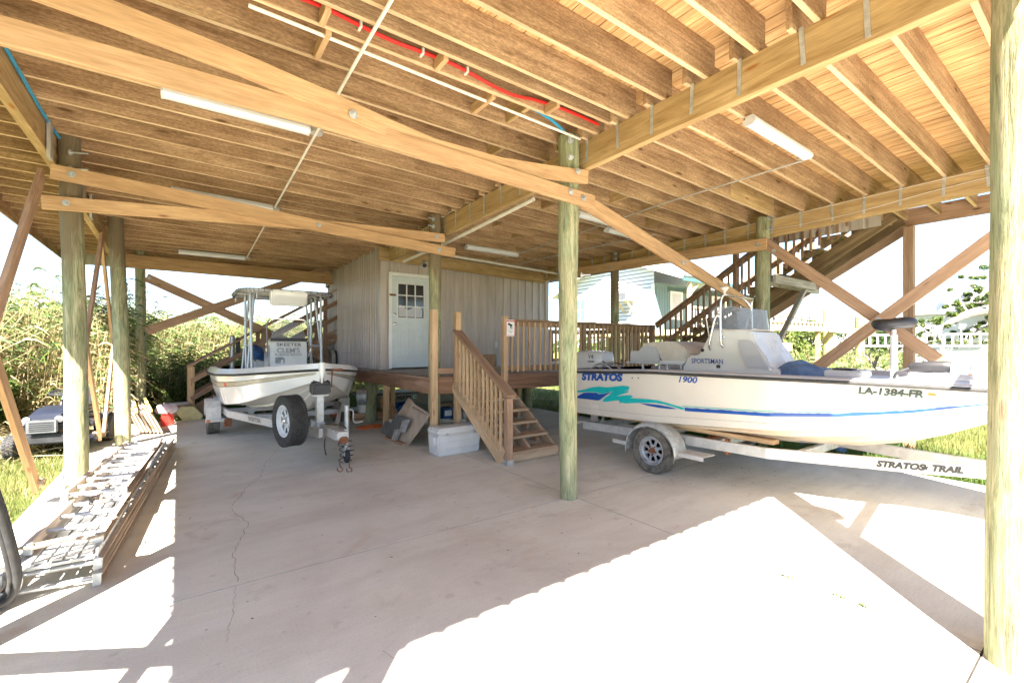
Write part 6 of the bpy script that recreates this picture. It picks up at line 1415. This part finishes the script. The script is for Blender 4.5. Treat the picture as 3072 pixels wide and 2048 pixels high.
# ============================================================ NEIGHBOURS
nh = thing('neighbour_house', 'raised white sided cottage with teal porch wall and white metal roof', 'house', (17, 15, 0))
X0, X1, Y0, Y1, ZF = 17.0, 27.0, 12.6, 18.9, 2.35
ridgeY = 14.9; zE = 4.45; zR = 6.0
def roofz(y): return zE + (zR-zE)*(1-abs(y-ridgeY)/ (4.0))
m = MB(); lip_shadows = MB(); z = ZF; 
while z < 5.9:
    ya, yb_ = Y0, Y1
    if roofz(Y0) < z+.05: ya = ridgeY - 4.0*(1-(z-zE)/(zR-zE)); yb_ = ridgeY + 4.0*(1-(z-zE)/(zR-zE)); ya = max(ya, Y0-1.4); yb_ = min(yb_, Y1)
    if yb_-ya > .2: m.add([(X0-.022, ya, z), (X0-.022, yb_, z), (X0-.004, yb_, z+.17), (X0-.004, ya, z+.17), (X0+.02, ya, z), (X0+.02, yb_, z)], [(0,3,2,1), (0,1,5,4)])
    if yb_-ya > .2: m.add([(X0-.024, ya, z), (X0-.024, yb_, z), (X0-.024, yb_, z+.022), (X0-.024, ya, z+.022)], [(0,3,2,1)]) if False else lip_shadows.b2((X0-.025, ya, z-.002), (X0-.020, yb_, z+.026))
    z += .172
m.obj('clapboard_wall', M['whitepaint'], nh); lip_shadows.obj('lip_shadow_strip', M['mowergrey'], nh)  # grey strips paint the shadow under each clapboard lip
MB().b2((X0+.03, Y0+.03, ZF), (X1, Y1, zE)).obj('inner_wall', M['whitepaint'], nh)
MB().b2((X0-.04, Y0-.02, ZF-.1), (X0-.0, Y0+.14, 4.42)).obj('corner_board', M['whitepaint'], nh)
MB().b2((X0+.02, Y0-.04, ZF), (X1, Y0, 4.45)).obj('porch_wall', M['teal_paint'], nh)
g_ = MB()
for i in range(50): g_.b2((X0+.1+.2*i, Y0-.046, ZF), (X0+.112+.2*i, Y0-.041, 4.3))
g_.obj('wall_battens', M['teal_dark'], nh)
MB().b2((X0+.9, Y0-.05, 4.12), (X1, Y0-.041, 4.34)).obj('porch_band', M['teal_dark'], nh)
for x in (18.15, 21.6): 
    w = MB().b2((x-.05, Y0-.08, 2.85), (x+.9, Y0-.05, 4.15)).obj('window', M['whitepaint'], nh); MB().b2((x+.06, Y0-.09, 2.95), (x+.79, Y0-.082, 4.05)).obj('pane', M['grey_panel'], w)
dd = MB().b2((24.3, Y0-.08, 2.4), (25.6, Y0-.05, 4.0)).obj('door', M['whitepaint'], nh); MB().b2((24.42, Y0-.09, 2.4), (25.48, Y0-.082, 3.9)).obj('door_leaf', M['darkred'], dd)
wn_ = MB().b2((X0-.06, 16.7, 2.85), (X0-.025, 17.6, 4.15)).obj('window', M['whitepaint'], nh); MB().b2((X0-.07, 16.8, 2.95), (X0-.062, 17.5, 4.05)).obj('pane', M['skyglass'], wn_)
MB().b2((X0-.078, 16.8, 3.47), (X0-.071, 17.5, 3.53)).b2((X0-.078, 17.13, 2.95), (X0-.072, 17.17, 4.05)).obj('muntin', M['whitepaint'], wn_)
ac = MB().b2((X0-.55, 13.65, 3.72), (X0-.02, 14.35, 4.13)).obj('window_unit', M['white'], nh, bev=.01); MB().b2((X0-.56, 13.72, 3.77), (X0-.551, 14.28, 4.08)).obj('unit_grille', M['mowergrey'], ac)
MB().b2((X0-.56, 13.66, 3.72),(X0-.50, 13.69, 4.15)).obj('unit_edge', M['darkred'], ac)
for y in (13.75, 14.25): board('bracket', (X0-.5, y, 3.70), (X0-.02, y, 3.2), .07, .09, M['bright'], nh)
for s_, yy in ((1, 10.85), (-1, 19.3)):
    r_ = MB(); za = zR+.02; zb2 = roofz(yy) if s_ < 0 else 4.52
    r_.add([(X0-.45, ridgeY, za), (X1+.5, ridgeY, za), (X1+.5, yy, zb2), (X0-.45, yy, zb2), (X0-.45, ridgeY, za+.06), (X1+.5, ridgeY, za+.06), (X1+.5, yy, zb2+.06), (X0-.45, yy, zb2+.06)], [(0,1,2,3), (7,6,5,4), (0,3,7,4), (1,5,6,2), (2,6,7,3)])
    r_.obj('roof', M['brightroof'], nh)
    MB().beam((X0-.47, ridgeY, za-.04), (X0-.47, yy, zb2-.04), .04, .2).obj('barge_board', M['whitepaint'], nh)
MB().b2((X0-.4, 10.87, 4.30), (X1+.5, 10.93, 4.46)).obj('porch_fascia', M['teal_dark'], nh)
for x in (17.2, 20.2, 23.4, 26.5): board('porch_post', (x, 11.0, 2.3), (x, 11.0, 4.3), .14, .14, M['bright'], nh, up=(0,1,0)); board('porch_brace', (x, 11.0, 3.8), (x+.6, 11.0, 4.25), .1, .08, M['bright'], nh)
MB().b2((X0, 10.9, 2.1), (X1, Y1, 2.34)).obj('floor', M['bright'], nh)
for x in (17.3, 20.5, 23.8, 26.7):
    for y in (11.1, 14.5, 18.3): MB().tube([(x, y, -.1), (x, y, 2.1)], .15, 14).obj('pile', M['pile'], nh, smooth=True)
nr = thing('neighbour_railing', 'bleached wooden porch railing and cross boards beside the cottage', 'railing', (20, 10.6, 2.3))
for z in (2.35, 2.8, 3.25): board('rail', (17.2, 10.85, z), (27, 10.85, z), .05, .09, M['bright'], nr)
for i in range(38): board('baluster', (17.3+.25*i, 10.88, 2.35), (17.3+.25*i, 10.88, 3.25), .04, .04, M['whitepaint'], nr, up=(0,1,0))
pf = thing('pier_frame', 'unfinished bleached timber frame of square beams and round posts beyond the lawn', 'frame', (19, 7, 0))
for (x, y, h, r_) in ((19.3, 6.7, 2.95, .16), (22.6, 6.7, 2.85, .17)): MB().tube([(x, y, -.1), (x, y, h)], r_, 16).obj('round_post', M['yellow_wood'], pf, smooth=True)
board('cross_beam', (18.9, 6.48, 2.25), (23.6, 6.48, 2.15), .08, .24, M['bright'], pf); board('cross_beam', (15.3, 7.4, 2.28), (18.6, 6.6, 2.28), .14, .26, M['bright'], pf)
for i in range(16): board('decking', (15.6+.2*i, 7.2-.05*i, 2.44), (15.6+.2*i, 9.6, 2.44), .14, .04, M['bright'], pf)
for (x, y) in ((18.4, 6.7), (15.6, 7.3), (15.5, 9.6)): board('square_post', (x, y, -.1), (x, y, 2.2), .12, .12, M['yellow_wood'], pf, up=(0,1,0))
lf = thing('low_frame', 'low bleached timber landing on short posts in front of the round pier posts', 'frame', (13.8, 6.3, 0))
board('beam', (12.4, 6.6, 1.60), (15.0, 6.2, 1.60), .12, .24, M['bright'], lf)
for (x, y) in ((12.6, 6.6), (13.6, 6.45), (14.7, 6.3)): board('post', (x, y, -.1), (x, y, 1.5), .2, .2, M['yellow_wood'], lf, up=(0,1,0))
fe = thing('white_fence', 'tall white panel fence at the right behind the bow', 'fence', (20, 3, 0))
ribbed('panel', (15.4, 3.35, 0), (34, .2, 0), -.05, 1.42, M['whitepaint'], fe, pitch=.3, d=.03, out=(0,-1,0))
board('cap_rail', (15.4, 3.3, 1.45), (34, .15, 1.45), .1, .06, M['whitepaint'], fe)
wb = thing('white_building', 'white outbuilding with a railed deck above the panel fence', 'building', (29, 3, 0))
MB().b2((30, 1.0, 1.2), (36, 6.6, 3.2)).obj('wall', M['whitepaint'], wb); MB().b2((29.96, 1.2, 1.9), (29.99, 2.6, 3.0)).obj('porch_shade_panel', M['grey_panel'], wb)  # grey sheet on the wall paints in the porch shade
MB().prism([(.6,3.2),(7.0,3.2),(3.8,4.6)], lambda a, b: Vector((29.7, a, b)), lambda a, b: Vector((36.3, a, b))).obj('roof', M['brightroof'], wb)
board('rail', (26, 8.2, 2.15), (28.6, .4, 2.15), .06, .08, M['whitepaint'], wb); board('rail', (26, 8.2, 1.65), (28.6, .4, 1.65), .06, .08, M['whitepaint'], wb)
for i in range(30): q = Vector((26, 8.2, 0)).lerp(Vector((28.6, .4, 0)), i/29); board('baluster', q+Vector((0,0,1.6)), q+Vector((0,0,2.15)), .12, .05, M['whitepaint'], wb, up=(0,1,0))
for k in range(3):
    q = (38+9*k, 13+2*k, 0); t = thing('distant_house', ['small pale house between the pier posts and the oak', 'pale house farther behind the oak limb', 'farthest pale house on the right skyline'][k], 'house', q, group='pale houses on the horizon')
    MB().b2((q[0], q[1]-3, 0), (q[0]+5, q[1]+3, 3.0)).obj('wall', M['whitepaint'], t); MB().prism([(q[1]-3.4,3.0),(q[1]+3.4,3.0),(q[1],4.4)], lambda a, b: Vector((q[0]-.3, a, b)), lambda a, b: Vector((q[0]+5.3, a, b))).obj('roof', M['brightroof'], t)
for k, (a_, b_) in enumerate((((-40, 60, 5.2), (60, 75, 5.2)), )):
    o = MB().tube([Vector(a_).lerp(Vector(b_), i/20) + Vector((0, 0, .9*((i/10-1)**2))) for i in range(21)], .025, 5).obj('overhead_wire', M['black']); tag(o, 'thin overhead wire crossing the sky behind the reeds', 'wire')
o = MB().tube([(13.5, 60, -.1), (13.5, 60, 7.5)], .12, 8).obj('utility_pole', M['bark']); tag(o, 'slim utility pole beyond the back staircase', 'pole')
